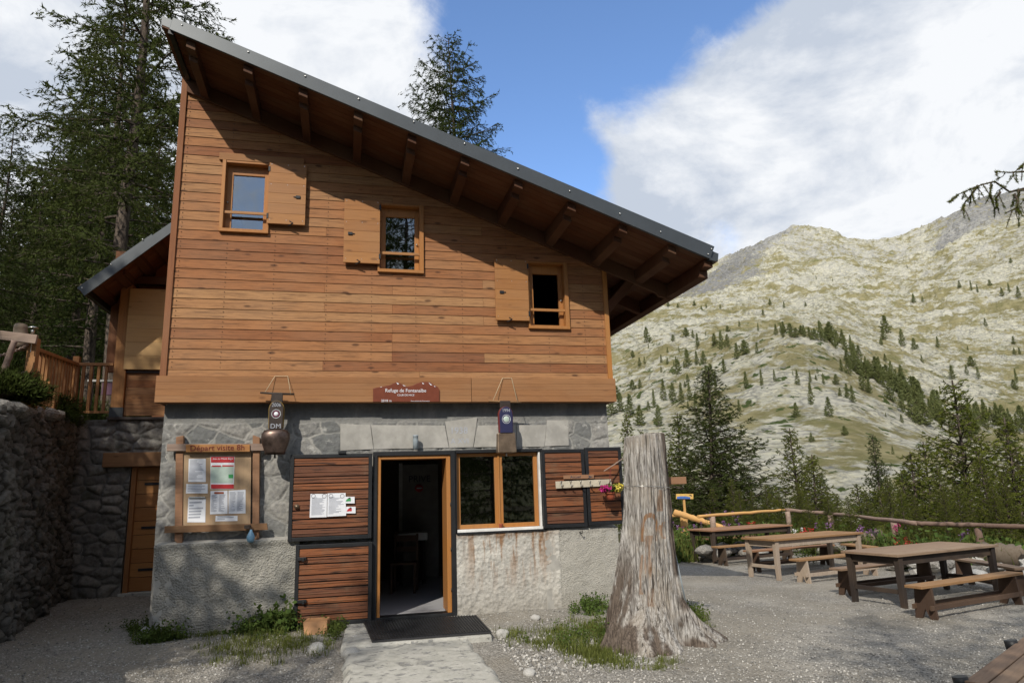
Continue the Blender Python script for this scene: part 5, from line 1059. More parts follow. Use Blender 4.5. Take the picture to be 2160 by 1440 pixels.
# ================================================================== LOG FENCE, SIGNPOST, LOGS
fe = thing('log_fence', 'rustic pole fence of knobbly weathered rails along the terrace edge', 'fence')
def pole(name, pts, r0, r1, mat, parent, seed=1, n=10, seg=14, wob=.02, cat=None):
    pts = [Vector(p) for p in pts]; out = []; rs = []; rr = random.Random(seed); m = (len(pts)-1)*seg
    for i in range(m+1):
        s = i/seg; k = min(int(s), len(pts)-2); f = s-k; p = pts[k].lerp(pts[k+1], f)+Vector((0, rr.uniform(-wob, wob)*.5, rr.uniform(-wob, wob)*.6)); out.append(p); rs.append((r0+(r1-r0)*i/m)*rr.uniform(.88, 1.14))
    b = MB(); b.tube(out, rs, n, tone=rr.random()); o = b.build(name, mat, parent); return o
fl = [atz(1472, 1089, .74), atz(1657, 1075, .76)]; A3 = atz(1755, 1083, .68); A4 = atz(1935, 1103, .62); A5 = atz(2062, 1107, .60); A6 = atz(2230, 1112, .60)
A4 = atz(1935, 1103, .64); 
pole('rail', fl, .042, .036, 'railfresh', fe, 3, wob=.012); pole('rail', [fl[1], A3, A4], .047, .042, 'railgrey', fe, 5, wob=.012); pole('rail', [A4, A5, A6], .043, .043, 'raildark', fe, 6, wob=.012)
for (px, py), z, mt in [((1502, 1087), .74, 'railgrey'), ((1661, 1077), .74, 'railgrey'), ((1752, 1085), .66, 'railgrey'), ((1885, 1098), .60, 'railgrey'), ((2062, 1110), .57, 'raildark')]:
    q = atz(px, py, z); pole('post', [(q[0], q[1], -.7), (q[0], q[1], q[2]-.02)], .075, .068, mt, fe, int(px), seg=8)
ll_ = pole('leaning_log', [at(1421, 1079, 10.6), at(1447, 1087, 10.4), at(1485, 1099, 10.0), at(1545, 1118, 9.4)], .10, .07, 'railfresh', None, 9, wob=.015, seg=8); tag(ll_, 'thick pale debarked log propped slanting against the signpost', 'log')
lr = pole('far_rail', [at(1405, 1087, 11.3), at(1440, 1087, 11.3)], .045, .045, 'railfresh', None, 12, wob=.01); tag(lr, 'short pale rail end between the stump and the signpost', 'rail')
sp_ = thing('signpost', 'thick pale post with a small yellow and blue direction board on top', 'signpost'); q = atz(1444, 1148, -.26); dd = q[1]
pole('post', [(q[0], dd, -.35), at(1443, 1085, dd)], .13, .115, 'railfresh', sp_, 2, wob=.008)
b = MB(); b.box(at(1441, 1060, dd)[0], at(1445, 1060, dd)[0], dd-.02, dd+.02, at(1443, 1090, dd)[2], at(1443, 1050, dd)[2]); b.build('stake', 'railfresh', sp_)
c_ = [at(px, py, dd-.03) for px, py in ((1426, 1041), (1462, 1041), (1462, 1052), (1426, 1052))]; b = MB(); b.prism([(p[0], p[2]) for p in c_[::-1]], dd-.05, dd-.02); sb_ = b.build('board', 'yellowsign', sp_, .004)
b = MB(); b.prism([(lambda v: (v[0], v[2]))(at(px, py, dd-.055)) for px, py in ((1428, 1047), (1436, 1046), (1446, 1046), (1456, 1048), (1456, 1051.5), (1428, 1051.5))][::-1], dd-.056, dd-.051); b.build('blue_patch', 'bluesign', sb_)
b = MB(); b.prism([(lambda v: (v[0], v[2]))(at(px, py, dd-.055)) for px, py in ((1453, 1043), (1458, 1043), (1460, 1047))][::-1], dd-.056, dd-.051); b.build('arrow', 'ink', sb_)
b = MB(); zr2 = at(1443, 1111, dd)[2]; b.tube([(q[0]+.14*math.cos(a), dd+.14*math.sin(a), zr2+.01*math.sin(3*a)) for a in np.linspace(0, 6.28, 14)], .018, 6, False); b.build('binding', 'darkred', sp_)
for nm_, a, c, r, lb in (('fallen_log', atz(1758, 1146, .05), atz(1862, 1134, .20), .20, 'grey log with a dark sawn end lying behind the pale-legged table'), ('fallen_log', atz(2076, 1168, .10), atz(2230, 1180, .10), .21, 'thick dark log lying on the stones below the fence at right')):
    o = pole(nm_, [a, c], r, r*.95, 'logend', None, int(r*1000), 18, 12, .012); tag(o, lb, 'log')
lw = thing('dry_stone_edging', 'low edging of loose pale stones along the terrace edge under the fence', 'stone edging')
rs = random.Random(9)
for i in range(105):
    t = rs.random(); P_ = [fl[0], fl[1], A3, A4, A5, A6]; k_ = min(4, int(t*5)); f = t*5-k_; q = P_[k_]*(1-f)+P_[k_+1]*f; d = np.array([q[0]-CAM[0], q[1]-CAM[1]]); d /= np.linalg.norm(d); back = rs.uniform(.35, 1.1)
    s = rs.uniform(.10, .24); o = stone('edging_stone', (q[0]-d[0]*back, q[1]-d[1]*back, -.24+rs.uniform(0, .26)), (s*1.25, s, s*.75), i+200, 'whitestone' if rs.random() < .6 else 'rubblecap', .8, 2); o.parent = lw
# ================================================================== SMALL THINGS AT THE LEFT
b = MB(); gp = at(66, 714, 1.0); pl = thing('grey_crosspole', 'pale weathered board nailed across the end post of the railing at the left edge', 'board')
b.bar(at(-60, 700, .9), at(78, 716, .9), .05, .12, tone=.2); b.build('board', 'railgrey', pl, .005)
tag(pole('leaning_pole', [at(-22, 860, .7), at(2, 800, .7), at(31, 718, .7)], .05, .035, 'railgrey', None, 33, wob=.01), 'pale bare pole leaning up to the crossboard at the left edge', 'pole')
def chain(a, c, sag, label):
    b = MB(); n = 26
    pts = [Vector(a).lerp(Vector(c), i/n)+Vector((0, 0, -sag*4*(i/n)*(1-i/n))) for i in range(n+1)]
    for s in (0, math.pi): b.tube([p+Vector((0, .012*math.cos(i*1.3+s), .012*math.sin(i*1.3+s))) for i, p in enumerate(pts)], .010, 6)
    tag(b.build('twisted_rope', 'railgrey', None), label, 'rope')
chain(at(-30, 755, .6), at(60, 727, .95), .03, 'upper twisted grey rope tied to the railing end post'); chain(at(-30, 795, .6), at(57, 784, .95), .02, 'lower twisted grey rope tied to the railing end post')
lp = thing('garden_lamp', 'small mushroom-shaped metal garden lamp fixed to the railing end post', 'lamp'); q = at(69, 703, .93)
b = MB(); b.lathe((q[0], .93, q[2]), [(.006, -.25), (.006, 0), (.022, .0), (.022, .05), (.012, .055), (.012, .075)], 12); b.build('stem', 'steel', lp)
b = MB(); b.lathe((q[0], .93, q[2]+.07), [(.0, .028), (.02, .026), (.055, .012), (.062, 0), (.0, .004)], 16); b.build('cap', 'steel', lp)
o = pole('grey_post_stub', [at(42, 735, 1.7), at(44, 686, 1.7)], .11, .09, 'logend', None, 41, wob=.02, seg=6); tag(o, 'weathered grey stub of a trunk behind the railing end post', 'stub')
hs = thing('cloth_on_rail', 'dark mauve cloth hanging behind the balusters beside the wing post', 'cloth'); c_ = at(228, 805, 5.2); b = MB(); b.box(c_[0]-.10, c_[0]+.12, 5.2, 5.23, at(228, 833, 5.2)[2], c_[2]); b.build('cloth', 'darkmauve', hs, .01); b = MB(); b.box(c_[0]-.35, c_[0]+.15, 5.18, 5.24, c_[2]+.001, c_[2]+.04); b.build('shelf', 'whitestone', hs); b = MB(); b.box(c_[0]-.3, c_[0]-.26, 5.19, 5.23, 2.9, c_[2]); b.box(c_[0]+.1, c_[0]+.13, 5.235, 5.26, 2.9, c_[2]); b.build('stand', 'brownleg', hs)
# ================================================================== TREES
def larch(seed, Ht, R, low, nb, young=False, tw=1.0, sparse=1.0, tuft=.05, droop=.28, up=.0, power=.75, tsz=1.0, tl=1.0):
    """returns (trunk_mesh, crown_mesh): tapered trunk and limbs; needle tufts on drooping twigs"""
    rr = np.random.RandomState(seed); rd = random.Random(seed)
    b = MB(); lean = rr.uniform(-.02, .02, 2); r0 = .0095*Ht+.03
    ax = lambda z: np.array([lean[0]*z+.06*math.sin(z*.7+seed), lean[1]*z+.06*math.cos(z*.6+seed), z])
    zs = np.linspace(-.4, Ht, 18); b.tube([ax(z) for z in zs], [max(.012, r0*(1-.93*max(0, z)/Ht)*(1+.35*math.exp(-max(0, z)*2.2))) for z in zs], 9, False)
    P = []; D = []; Lg = []                       # twig segments: start, end
    for i in range(nb):
        f = (i+rr.rand()*.9)/nb; z = low+(Ht-low)*f**.92*.985; env = (1-f)**power if not young else (1-f)**1.1
        L = R*((.06 if young else .12)+.9*env)*rr.uniform(.55, 1.12); 
        if f < .12: L *= rr.uniform(.4, 1.0)
        a = i*2.399+rr.uniform(-.5, .5); u = np.array([math.cos(a), math.sin(a), 0]); n = 9; s = np.linspace(0, 1, n)
        el = (.15+.5*f+up)*rr.uniform(.5, 1.3); p0 = ax(z)
        pts = p0[None]+np.outer(s*L, u); pts[:, 2] += s*L*el-droop*L*s**1.6*(1-.5*f)+.16*L*s**3; side = np.array([-u[1], u[0], 0]); pts += np.outer(np.sin(s*4+rr.rand()*6)*.04*L, side)
        b.tube([tuple(p) for p in pts], list(np.maximum(.006, (.010+.012*L)*(1-.85*s))), 4, False)
        m = max(3, int(L*9*tw)); 
        for j in range(m):
            t = .12+.88*(j+rr.rand())/m; k = min(n-2, int(t*(n-1))); g = t*(n-1)-k; q = pts[k]*(1-g)+pts[k+1]*g
            l = L*(.16+.26*(1-t)+.10*rr.rand())*tl*rr.uniform(.5, 1.2)+.12*tl; sg = 1 if j % 2 else -1; an = rr.uniform(.5, 1.25)
            d = u*math.cos(an)+side*sg*math.sin(an)+np.array([0, 0, rr.uniform(-.55, .25)-.15*(not young)+.25*up]); d /= np.linalg.norm(d)
            P.append(q); D.append(d*l); Lg.append(l)
        P.append(pts[-2]); D.append((pts[-1]-pts[-2])*1.6); Lg.append(np.linalg.norm(D[-1]))
    P = np.array(P); D = np.array(D); Lg = np.array(Lg)
    trunk = b
    # secondary twiglets off each twig
    P2, D2 = [P], [D]
    for k in range(3):
        t = rr.uniform(.25, .95, len(P))[:, None]; q = P+D*t; d = D*.35+rr.normal(size=D.shape)*Lg[:, None]*.22; d[:, 2] -= Lg*.10; P2.append(q); D2.append(d*(.45+.4*(1-t)))
    PA = np.concatenate(P2); DA = np.concatenate(D2); L = np.linalg.norm(DA, axis=1); cnt = np.maximum(1, (L/tuft*sparse).astype(int)); idx = np.repeat(np.arange(len(PA)), cnt)
    t = rr.rand(len(idx))[:, None]; sag = -(t**2)*L[idx][:, None]*.22*(0 if young else 1); C = PA[idx]+DA[idx]*t; C[:, 2] += sag[:, 0]
    dirn = DA[idx]/L[idx][:, None]; a = rr.normal(size=C.shape); a = a-(a*dirn).sum(1)[:, None]*dirn; a /= np.linalg.norm(a, axis=1)[:, None]
    ln = (tuft*1.05*tsz*rr.uniform(.7, 1.4, len(C)))[:, None]; w = np.cross(dirn, a)*ln*.17
    tip = C+a*ln*.75+dirn*ln*.7; base1 = C-w; base2 = C+w; back = C-a*ln*.45-dirn*ln*.2
    V = np.stack([base1, tip, base2, back], 1).reshape(-1, 3); n = len(C); F = np.arange(n*4).reshape(-1, 4); tn = rr.rand(n)
    # twig wood as thin triangles
    k = len(PA); side = np.cross(DA, rr.normal(size=DA.shape)); side /= np.linalg.norm(side, axis=1)[:, None]+1e-9; ww = .006*(1 if tuft < .08 else 2.2)
    TV = np.stack([PA-side*ww, PA+side*ww, PA+DA*.95], 1).reshape(-1, 3)
    return trunk, TV, V, F, tn
PROTO = {}
def proto(key, mat='needle', **kw):
    tr, TV, V, F, tn = larch(**kw); b = len(tr.v)
    tr.v += [tuple(p) for p in TV]; n = len(TV)//3
    for i in range(n): tr.f.append((b+3*i, b+3*i+1, b+3*i+2)); tr.t.append(.5); tr.sm.append(False); tr.mi.append(0)
    me = bpy.data.meshes.new('trunk'); me.from_pydata(tr.v, [], tr.f); me.materials.append(M['bark']); me.polygons.foreach_set('use_smooth', tr.sm); me.update()
    PROTO[key] = (me, tri_mesh('crown', V, F, mat, None, tn, 4, False), len(V)//4)
def tree(key, name, label, loc, s=1.0, rz=0.0, group=None, cat='tree', sz=None):
    t = thing(name, label, cat, loc, rz, group); t.scale = (s, s, sz or s); me, cm, _ = PROTO[key]
    for nm_, m in (('trunk', me), ('crown', cm)): o = bpy.data.objects.new(nm_, m); COL.objects.link(o); o.parent = t
    return t
proto('bigA', seed=2, Ht=17, R=3.0, low=3.2, nb=120, tw=1.2, sparse=1.6, tuft=.06, tsz=1.25, droop=.42)
proto('bigB', seed=5, Ht=15, R=2.7, low=2.6, nb=100, tw=1.1, sparse=1.15, tuft=.06, tsz=1.4, droop=.38)
proto('bigC', seed=9, Ht=14, R=2.8, low=.8, nb=130, tw=1.0, sparse=1.1, tuft=.06, tsz=1.4, droop=.34)
proto('dense', seed=14, Ht=14, R=3.0, low=.6, nb=120, tw=.9, sparse=.95, tuft=.08, droop=.36, tsz=1.7)
proto('youA', 'needleyoung', seed=21, Ht=7, R=1.9, low=.15, nb=190, tw=1.7, sparse=1.6, tuft=.036, young=True, droop=.14, up=.05, tsz=1.45, tl=.75)
proto('youB', 'needleyoung', seed=25, Ht=6, R=1.6, low=.1, nb=170, tw=1.7, sparse=1.6, tuft=.036, young=True, droop=.12, up=.10, tsz=1.45, tl=.75)
proto('youC', 'needle', seed=29, Ht=8, R=2.6, low=.15, nb=220, tw=1.6, sparse=1.5, tuft=.038, young=True, droop=.18, up=.03, tsz=1.45, tl=.75)
proto('roofT', seed=31, Ht=11, R=3.3, low=.5, nb=110, tw=1.5, sparse=2.0, tuft=.06, tsz=1.15, droop=.16, up=.12, power=.85)
print('tris', {k: v[2] for k, v in PROTO.items()})
# --- left forest
HTS = {'bigA': 17, 'bigB': 15, 'bigC': 14, 'dense': 14}
def lt(key, px, py, Y, label, s=1.0, rz=0.0, base=None, g='larches on the bank left of the hut', top=None):
    p = at(px, py, Y); z = bankz(p[0], p[1]) if base is None else base; s = (at(px, top, Y)[2]-z)/HTS[key] if top is not None else s; return tree(key, 'larch_tree', label, (p[0], p[1], z-.05), s, rad(rz), g)
lt('bigA', 234, 760, 7.6, 'tallest larch, its thick trunk rising beside the wing roof, top out of frame', 1.0, 40)
lt('bigB', 186, 760, 11.5, 'larch with a slim straight trunk left of the thick-trunked one', 1.0, 200)
lt('bigB', 156, 755, 15.5, 'darker slim larch trunk farther back left of the wing roof', .95, 80)
lt('bigA', -40, 700, 8.0, 'larch at the left border with drooping bare-tipped boughs below the sky', .60, 130, top=235)
for i, (px, Y, s, key, rz, lb) in enumerate([(70, 14, .78, 'bigC', 10, 'bushy larch in the shade behind the railing corner'), (20, 17, .85, 'dense', 50, 'dense dark larch at the far left behind the grey stub'), (110, 21, .8, 'dense', 140, 'dense larch deep in the wood above the balusters'), (300, 20, .95, 'dense', 250, 'larch crown showing over the wing roof beside the cladding'),
        (210, 27, .95, 'dense', 300, 'shaded larch filling the gap behind the slim trunks'), (-70, 22, .95, 'dense', 90, 'larch mass at the left border of the wood'), (50, 30, .9, 'dense', 200, 'remote larch behind the left wood'), (150, 34, 1.0, 'dense', 20, 'remote larch crown in the middle of the left wood'), (260, 33, 1.0, 'bigC', 20, 'remote larch just left of the hut corner'),
        (-120, 13, .9, 'dense', 33, 'larch outside the left border reaching in with its boughs'), (330, 14, .62, 'dense', 190, 'low larch tucked behind the wing roof'), (0, 38, .9, 'dense', 120, 'hindmost larch at the left'), (100, 42, 1.0, 'dense', 160, 'hindmost larch in the left wood centre'), (200, 44, 1.0, 'dense', 220, 'hindmost larch near the hut')]):
    lt(key, px, 700, Y, lb, s, rz, top=[330, 420, 250, 200, 150, 300, 380, 300, 120, 280, 420, 400, 340, 260][i])
q = at(962, 300, 15.0); tree('roofT', 'larch_tree', 'larch whose pointed crown stands behind the hut roof ridge against blue sky', (q[0], 15.0, at(933, 74, 15.0)[2]-11*.95), .95, rad(75), None)
# --- right: young larches beyond the fence
def rt(key, px, ptop, D, label, Hs, w=1.0, rz=0.0, g='young larches beyond the fence'):
    a, t = az_of(px, ptop); x = CAM[0]+D*math.sin(math.radians(a)); y = CAM[1]+D*math.cos(math.radians(a)); ztop = CAM[2]+D*t; zb = H(x, y)-.1
    s = (ztop-zb)/Hs; return tree(key, 'young_larch', label, (x, y, zb), s*w, rad(rz), g, sz=s)
rt('youC', 1478, 775, 33, 'biggest dark young larch with a wide skirt right of the stump', 8, 1.55, 30)
rt('youA', 1662, 903, 30, 'slim pointed larch above the middle of the fresh pale rail', 7, 1.25, 80)
rt('youB', 1714, 958, 28, 'short larch right of the slim pointed one', 6, 1.3, 120)
rt('youC', 1847, 915, 55, 'dark hazy larch farther down the valley', 8, .8, 160)
rt('youB', 1927, 952, 27, 'bushy larch between the dark one and the tallest right-hand larch', 6, 1.4, 200)
rt('youA', 2014, 800, 27, 'tallest right-hand larch, spire with open whorls', 7, 1.3, 250)
rt('youA', 2124, 880, 24, 'thin-crowned larch near the right border', 7, 1.2, 10)
rt('youB', 2195, 900, 25, 'larch cut by the right border', 6, 1.1, 45)
rt('youB', 1318, 870, 60, 'pale green larch seen between the hut corner and the stump', 6, .75, 15)
rt('youA', 1350, 905, 75, 'second pale larch behind the stump top', 7, .6, 95)
rt('youC', 1575, 985, 40, 'dark larch in the gap right of the big skirted larch', 8, .9, 220)
for i, (px, pt_, D, k, lb) in enumerate([(1540, 1010, 28, 'youB', 'low larch above the leaning log'), (1625, 1030, 33, 'youB', 'low larch above the farthest table'), (1765, 1040, 24, 'youB', 'low bush-like larch above the second fence post'), (1800, 1020, 32, 'youA', 'low larch behind the third fence post'), (1870, 1000, 22, 'youA', 'yellow-green larch over the log with the dark end'), (1975, 985, 21, 'youB', 'yellow-green larch at the foot of the tall spire'), (2060, 960, 19.5, 'youB', 'yellow-green larch right behind the dark rail'), (2110, 1000, 18.5, 'youB', 'low spreading larch under the dark rail'), (2170, 985, 19, 'youA', 'yellowish larch at the right edge over the thick log'), (1690, 1030, 25, 'youB', 'small larch under the bend of the fence'), (1900, 1030, 20.5, 'youB', 'small larch touching the fence rail'), (2020, 1020, 19, 'youA', 'small larch behind the nearest table'), (1500, 1030, 30, 'youB', 'small larch behind the signpost'), (1440, 1000, 38, 'youC', 'shaded larch behind the yellow sign'), (1585, 1035, 27, 'youB', 'small larch behind the pale rail'), (1735, 1000, 45, 'youC', 'far dark larch between two short ones'), (1400, 965, 60, 'youA', 'larch just right of the stump top'), (1520, 950, 36, 'youC', 'larch adding a second spire to the right of the big skirted one'), (1435, 870, 42, 'youA', 'slim larch on the left flank of the big skirted one'), (1612, 1020, 24, 'youB', 'fluffy low larch above the end of the pale rail'), (1680, 1015, 22, 'youA', 'fluffy low larch at the fence corner'), (1745, 1035, 20, 'youB', 'fluffy low larch between corner and second post'), (1822, 1035, 19, 'youA', 'fluffy low larch over the dark-ended log'), (1858, 1025, 30, 'youB', 'pale larch left of the third post'), (1955, 930, 33, 'youA', 'slim larch on the left of the tall right-hand spire'), (2075, 920, 30, 'youA', 'slim larch on the right of the tall right-hand spire'), (2090, 1025, 17.8, 'youB', 'yellow-green low larch over the far end of the dark rail'), (1990, 1035, 18, 'youB', 'yellow-green low larch left of the last fence post'), (2150, 940, 28, 'youB', 'bushy larch near the right border behind the thin one'), (1560, 1030, 22.5, 'youB', 'yellow-green low larch above the middle of the pale rail'), (1642, 1040, 21, 'youB', 'yellow-green low larch left of the fence corner'), (1705, 1045, 19.5, 'youA', 'yellow-green sapling just right of the fence corner'), (1785, 1045, 18.5, 'youB', 'yellow-green sapling between the second and third posts'), (1925, 1045, 17.6, 'youA', 'yellow-green sapling right of the third post'), (2040, 1000, 22, 'youB', 'yellow-green larch in front of the tall spire base'), (1895, 990, 30, 'youA', 'pointed larch above the third post'), (2180, 1010, 17.5, 'youB', 'yellow-green larch cut by the border above the thick log')]):
    rt(k, px, pt_, D, lb, {'youA': 7, 'youB': 6, 'youC': 8}[k], 1.2, i*57)
# --- trees of the wood behind the camera: their shade lies over the path and the windows mirror them
for i, (x, y, s, k, lb) in enumerate([(-5.3, -9.6, .82, 'dense', 'a'), (-6.7, -10.9, .84, 'dense', 'b'), (-4.9, -11.9, .88, 'bigC', 'c'), (-9.5, -9.0, .8, 'bigC', 'd'), (-9, -16.6, .80, 'dense', 'e'), (1.2, -13.8, .88, 'bigC', 'f'), (3.9, -13.2, .84, 'bigA', 'g'), (6.8, -12.8, .84, 'bigC', 'h'), (-12.5, -6.5, .9, 'dense', 'r'), (-10.5, -4.0, .75, 'dense', 's'), (-8.3, -6.2, 1.22, 'dense', 't'), (11.0, -16.5, .8, 'bigC', 'i'), (15.5, -14.0, .8, 'bigB', 'j'), (19, -20, 1.0, 'bigA', 'k'), (7, -24, .9, 'bigC', 'l'), (4.1, -21, 1.18, 'bigC', 'u'), (13, -26, 1.0, 'bigB', 'm'), (-12, -15, .95, 'bigC', 'n'), (1, -26, .8, 'bigC', 'o'), (-6, -20, .9, 'bigA', 'p'), (24, -16, 1.0, 'bigC', 'q')]):
    tree(k, 'larch_tree', 'larch of the wood behind the viewer, mirrored in the panes and shading the path', (x, y, H(x, y)-.05), s, rad(i*71), 'larches behind the viewer')
# --- distant larches on the mountainside
def farproto(key, seed, Ht, R, nb):
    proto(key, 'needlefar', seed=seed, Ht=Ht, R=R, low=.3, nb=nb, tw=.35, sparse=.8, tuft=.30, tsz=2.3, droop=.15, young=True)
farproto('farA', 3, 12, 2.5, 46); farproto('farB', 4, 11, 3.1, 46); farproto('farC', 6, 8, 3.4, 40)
rs = random.Random(12); spots = []
def belt(pts, n, w, hmin, hmax, g):
    for i in range(n):
        t = rs.random()*(len(pts)-1); k = int(t); f = t-k; x = pts[k][0]*(1-f)+pts[k+1][0]*f; y = pts[k][1]*(1-f)+pts[k+1][1]*f
        spots.append((x+rs.gauss(0, w), y+rs.gauss(0, w*.55), rs.uniform(hmin, hmax), g))
belt([(1640, 705), (1700, 712), (1740, 725)], 14, 7, 18, 26, 'a'); belt([(1745, 715), (1790, 745), (1815, 762)], 16, 8, 22, 32, 'a'); belt([(1760, 760), (1815, 790), (1860, 805)], 18, 9, 26, 38, 'a'); belt([(1850, 790), (1900, 825), (1950, 855)], 26, 10, 28, 40, 'a'); belt([(1930, 850), (1990, 890), (2060, 925)], 22, 14, 30, 46, 'a'); belt([(2040, 880), (2100, 900), (2170, 915)], 20, 14, 28, 42, 'a')
for x, y, h in [(1365, 722, 34), (1448, 712, 20), (1462, 714, 18), (1472, 735, 30), (1420, 720, 16), (1508, 730, 26), (1522, 738, 40), (1535, 735, 28), (1555, 757, 34), (1572, 748, 32), (1597, 745, 24), (1452, 775, 38), (1470, 770, 30), (1485, 768, 28), (1395, 765, 18), (1408, 768, 16), (1430, 790, 34), (1528, 789, 30), (1501, 805, 38), (1490, 800, 30), (1335, 755, 16), (1360, 770, 18), (1395, 785, 14), (1380, 860, 40), (1368, 868, 22), (1400, 845, 46), (1420, 848, 40), (1438, 850, 44), (1455, 845, 38), (1495, 840, 42), (1512, 835, 36), (1335, 830, 22), (1350, 820, 20), (1300, 845, 30), (1310, 870, 42), (1330, 880, 50), (1290, 880, 44), (1575, 820, 34), (1607, 812, 34), (1635, 807, 26), (1683, 812, 32), (1710, 808, 26), (1738, 812, 24), (1765, 815, 22), (1712, 852, 44), (1822, 825, 36), (1835, 830, 30), (1865, 820, 18), (1788, 842, 30), (1800, 850, 34), (1880, 850, 40), (1905, 870, 42), (1925, 885, 44), (1955, 900, 44),
                (1865, 718, 24), (1870, 705, 36), (1905, 735, 34), (1930, 740, 22), (1980, 738, 22), (2145, 808, 26), (2010, 800, 26), (2065, 800, 22), (2040, 790, 18), (1928, 640, 18), (1948, 645, 12), (2025, 610, 14), (2050, 615, 20), (2063, 618, 16), (2090, 612, 12), (2115, 625, 16), (2130, 620, 18), (2150, 630, 22), (1625, 645, 14), (1655, 655, 14), (1722, 590, 8), (1757, 598, 8), (1915, 572, 8), (2133, 555, 10), (1535, 700, 14), (1560, 690, 14), (1600, 700, 18), (1520, 655, 10), (1490, 650, 10), (1480, 655, 10), (1465, 648, 12), (1430, 650, 10), (1410, 648, 10), (1370, 650, 12), (1350, 655, 10), (1700, 650, 10), (1610, 665, 12), (1750, 880, 40), (1680, 880, 30), (1500, 870, 46), (1470, 880, 50), (1390, 900, 46), (1350, 900, 44), (1560, 870, 26)]:
    spots.append((x, y, h, 'b'))
for i in range(60): spots.append((rs.uniform(1300, 2160), rs.uniform(690, 960), rs.uniform(8, 20), 'b'))
nfar = 0
for x, y, h, g in spots:
    hh = hit(x, y)
    if hh is None or nfar >= 280: continue
    X, Y, Z, r = hh; Hm = h/FPX*r*1.0; key = rs.choice(['farA', 'farA', 'farB', 'farC'] if h < 36 else ['farA', 'farB']); base = {'farA': 12, 'farB': 11, 'farC': 8}[key]; s = Hm/base; nfar += 1
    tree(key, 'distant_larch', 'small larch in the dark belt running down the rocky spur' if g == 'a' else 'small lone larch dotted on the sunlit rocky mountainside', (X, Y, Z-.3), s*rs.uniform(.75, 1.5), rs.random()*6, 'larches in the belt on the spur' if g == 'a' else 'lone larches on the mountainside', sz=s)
# --- larch branch hanging into the picture at the upper right
def branch():
    rr = np.random.RandomState(4); t = thing('larch_branch', 'knobbly larch branch reaching into the frame at the upper right', 'branch'); Y = -2.6
    main = [[(2230, 372), (2170, 395), (2130, 405), (2098, 383), (2070, 390), (2045, 400), (2022, 410), (2000, 427)], [(2230, 380), (2160, 362), (2130, 364), (2098, 362)], [(2140, 410), (2148, 425), (2142, 440), (2120, 450)], [(2062, 392), (2050, 410), (2035, 428), (2028, 445)], [(2092, 390), (2088, 412), (2098, 438)], [(2180, 330), (2155, 350), (2138, 365)], [(2180, 400), (2148, 402), (2146, 432), (2150, 452)], [(2110, 405), (2100, 420), (2108, 450)], [(2160, 420), (2175, 450), (2180, 470)]]
    b = MB(); P = []
    for pl_ in main:
        pts = [at(px, py, Y+rr.uniform(-.12, .12)) for px, py in pl_]; n = len(pts); b.tube(pts, list(np.linspace(.016, .005, n)), 6)
        for k in range(n-1):
            L = np.linalg.norm(pts[k+1]-pts[k]); m = max(2, int(L/.022))
            for j in range(m): P.append(pts[k]+(pts[k+1]-pts[k])*rr.rand()); 
            for j in range(2):
                q = pts[k]+(pts[k+1]-pts[k])*rr.rand(); e = q+np.array([rr.uniform(-.10, .03), rr.uniform(-.1, .1), rr.uniform(-.24, -.04)]); b.tube([q, (q+e)/2+rr.normal(size=3)*.01, e], [.006, .005, .003], 5)
                for _ in range(10): P.append(q+(e-q)*rr.rand())
    b.build('limb', 'twig', t); P = np.array(P); P = np.repeat(P, 7, 0)+rr.normal(size=(len(P)*7, 3))*.006; d = rr.normal(size=P.shape); d /= np.linalg.norm(d, axis=1)[:, None]; w = np.cross(d, rr.normal(size=P.shape)); w /= np.linalg.norm(w, axis=1)[:, None]
    V = np.stack([P-w*.003, P+d*.032, P+w*.003, P-d*.006], 1).reshape(-1, 3); tri_mesh('needles', V, np.arange(len(V)).reshape(-1, 4), 'needleyoung', t, rr.rand(len(P)), 4)
branch()
# ================================================================== LOW PLANTS
def tuft_mesh(name, spots_, mat, parent=None, hgt=(.06, .16), n=14, leaf=False, seed=1, spread=.05):
    rr = np.random.RandomState(seed); V = []; tn = []
    for (x, y, z, s) in spots_:
        for k in range(int(n*rr.uniform(.6, 1.4))):
            a = rr.rand()*6.28; r = spread*s*rr.rand()**.5; o = np.array([x+r*math.cos(a), y+r*math.sin(a), z-.01]); h = rr.uniform(*hgt)*s; ln = rr.uniform(.1, .7)*h; a2 = rr.rand()*6.28
            d = np.array([ln*math.cos(a2), ln*math.sin(a2), h]); 
            if leaf:
                c = o+d*rr.rand(); w = rr.normal(size=3); w /= np.linalg.norm(w); u = rr.normal(size=3); u /= np.linalg.norm(u); q = .013*s; V += [c-w*q, c+u*q, c+w*q, c-u*q]
            else:
                w = np.array([-math.sin(a2), math.cos(a2), 0])*.0035*s; V += [o-w, o+w, o+d*.6+w*.8+np.array([0, 0, .02*h]), o+d]
            tn.append(rr.rand())
    return tri_mesh(name, np.array(V), np.arange(len(V)).reshape(-1, 4), mat, parent, tn, 4)
def scatter(polys, n, seed, smin=.6, smax=1.4, yz=-.1):
    rr = random.Random(seed); out = []
    for pts in polys:
        for _ in range(n):
            t = rr.random()*(len(pts)-1); k = int(t); f = t-k; x = pts[k][0]*(1-f)+pts[k+1][0]*f+rr.gauss(0, 16); y = pts[k][1]*(1-f)+pts[k+1][1]*f+rr.gauss(0, 8); p = atz(x, y, yz)
            if 2.14 < p[0] < 3.86 and p[1] > -4.3: continue
            if p[1] > -.04 and -.1 < p[0] < 5.95: p[1] = -.06-rr.random()*.1
            out.append((p[0], p[1], gz(p[0], p[1]), rr.uniform(smin, smax)))
    return out
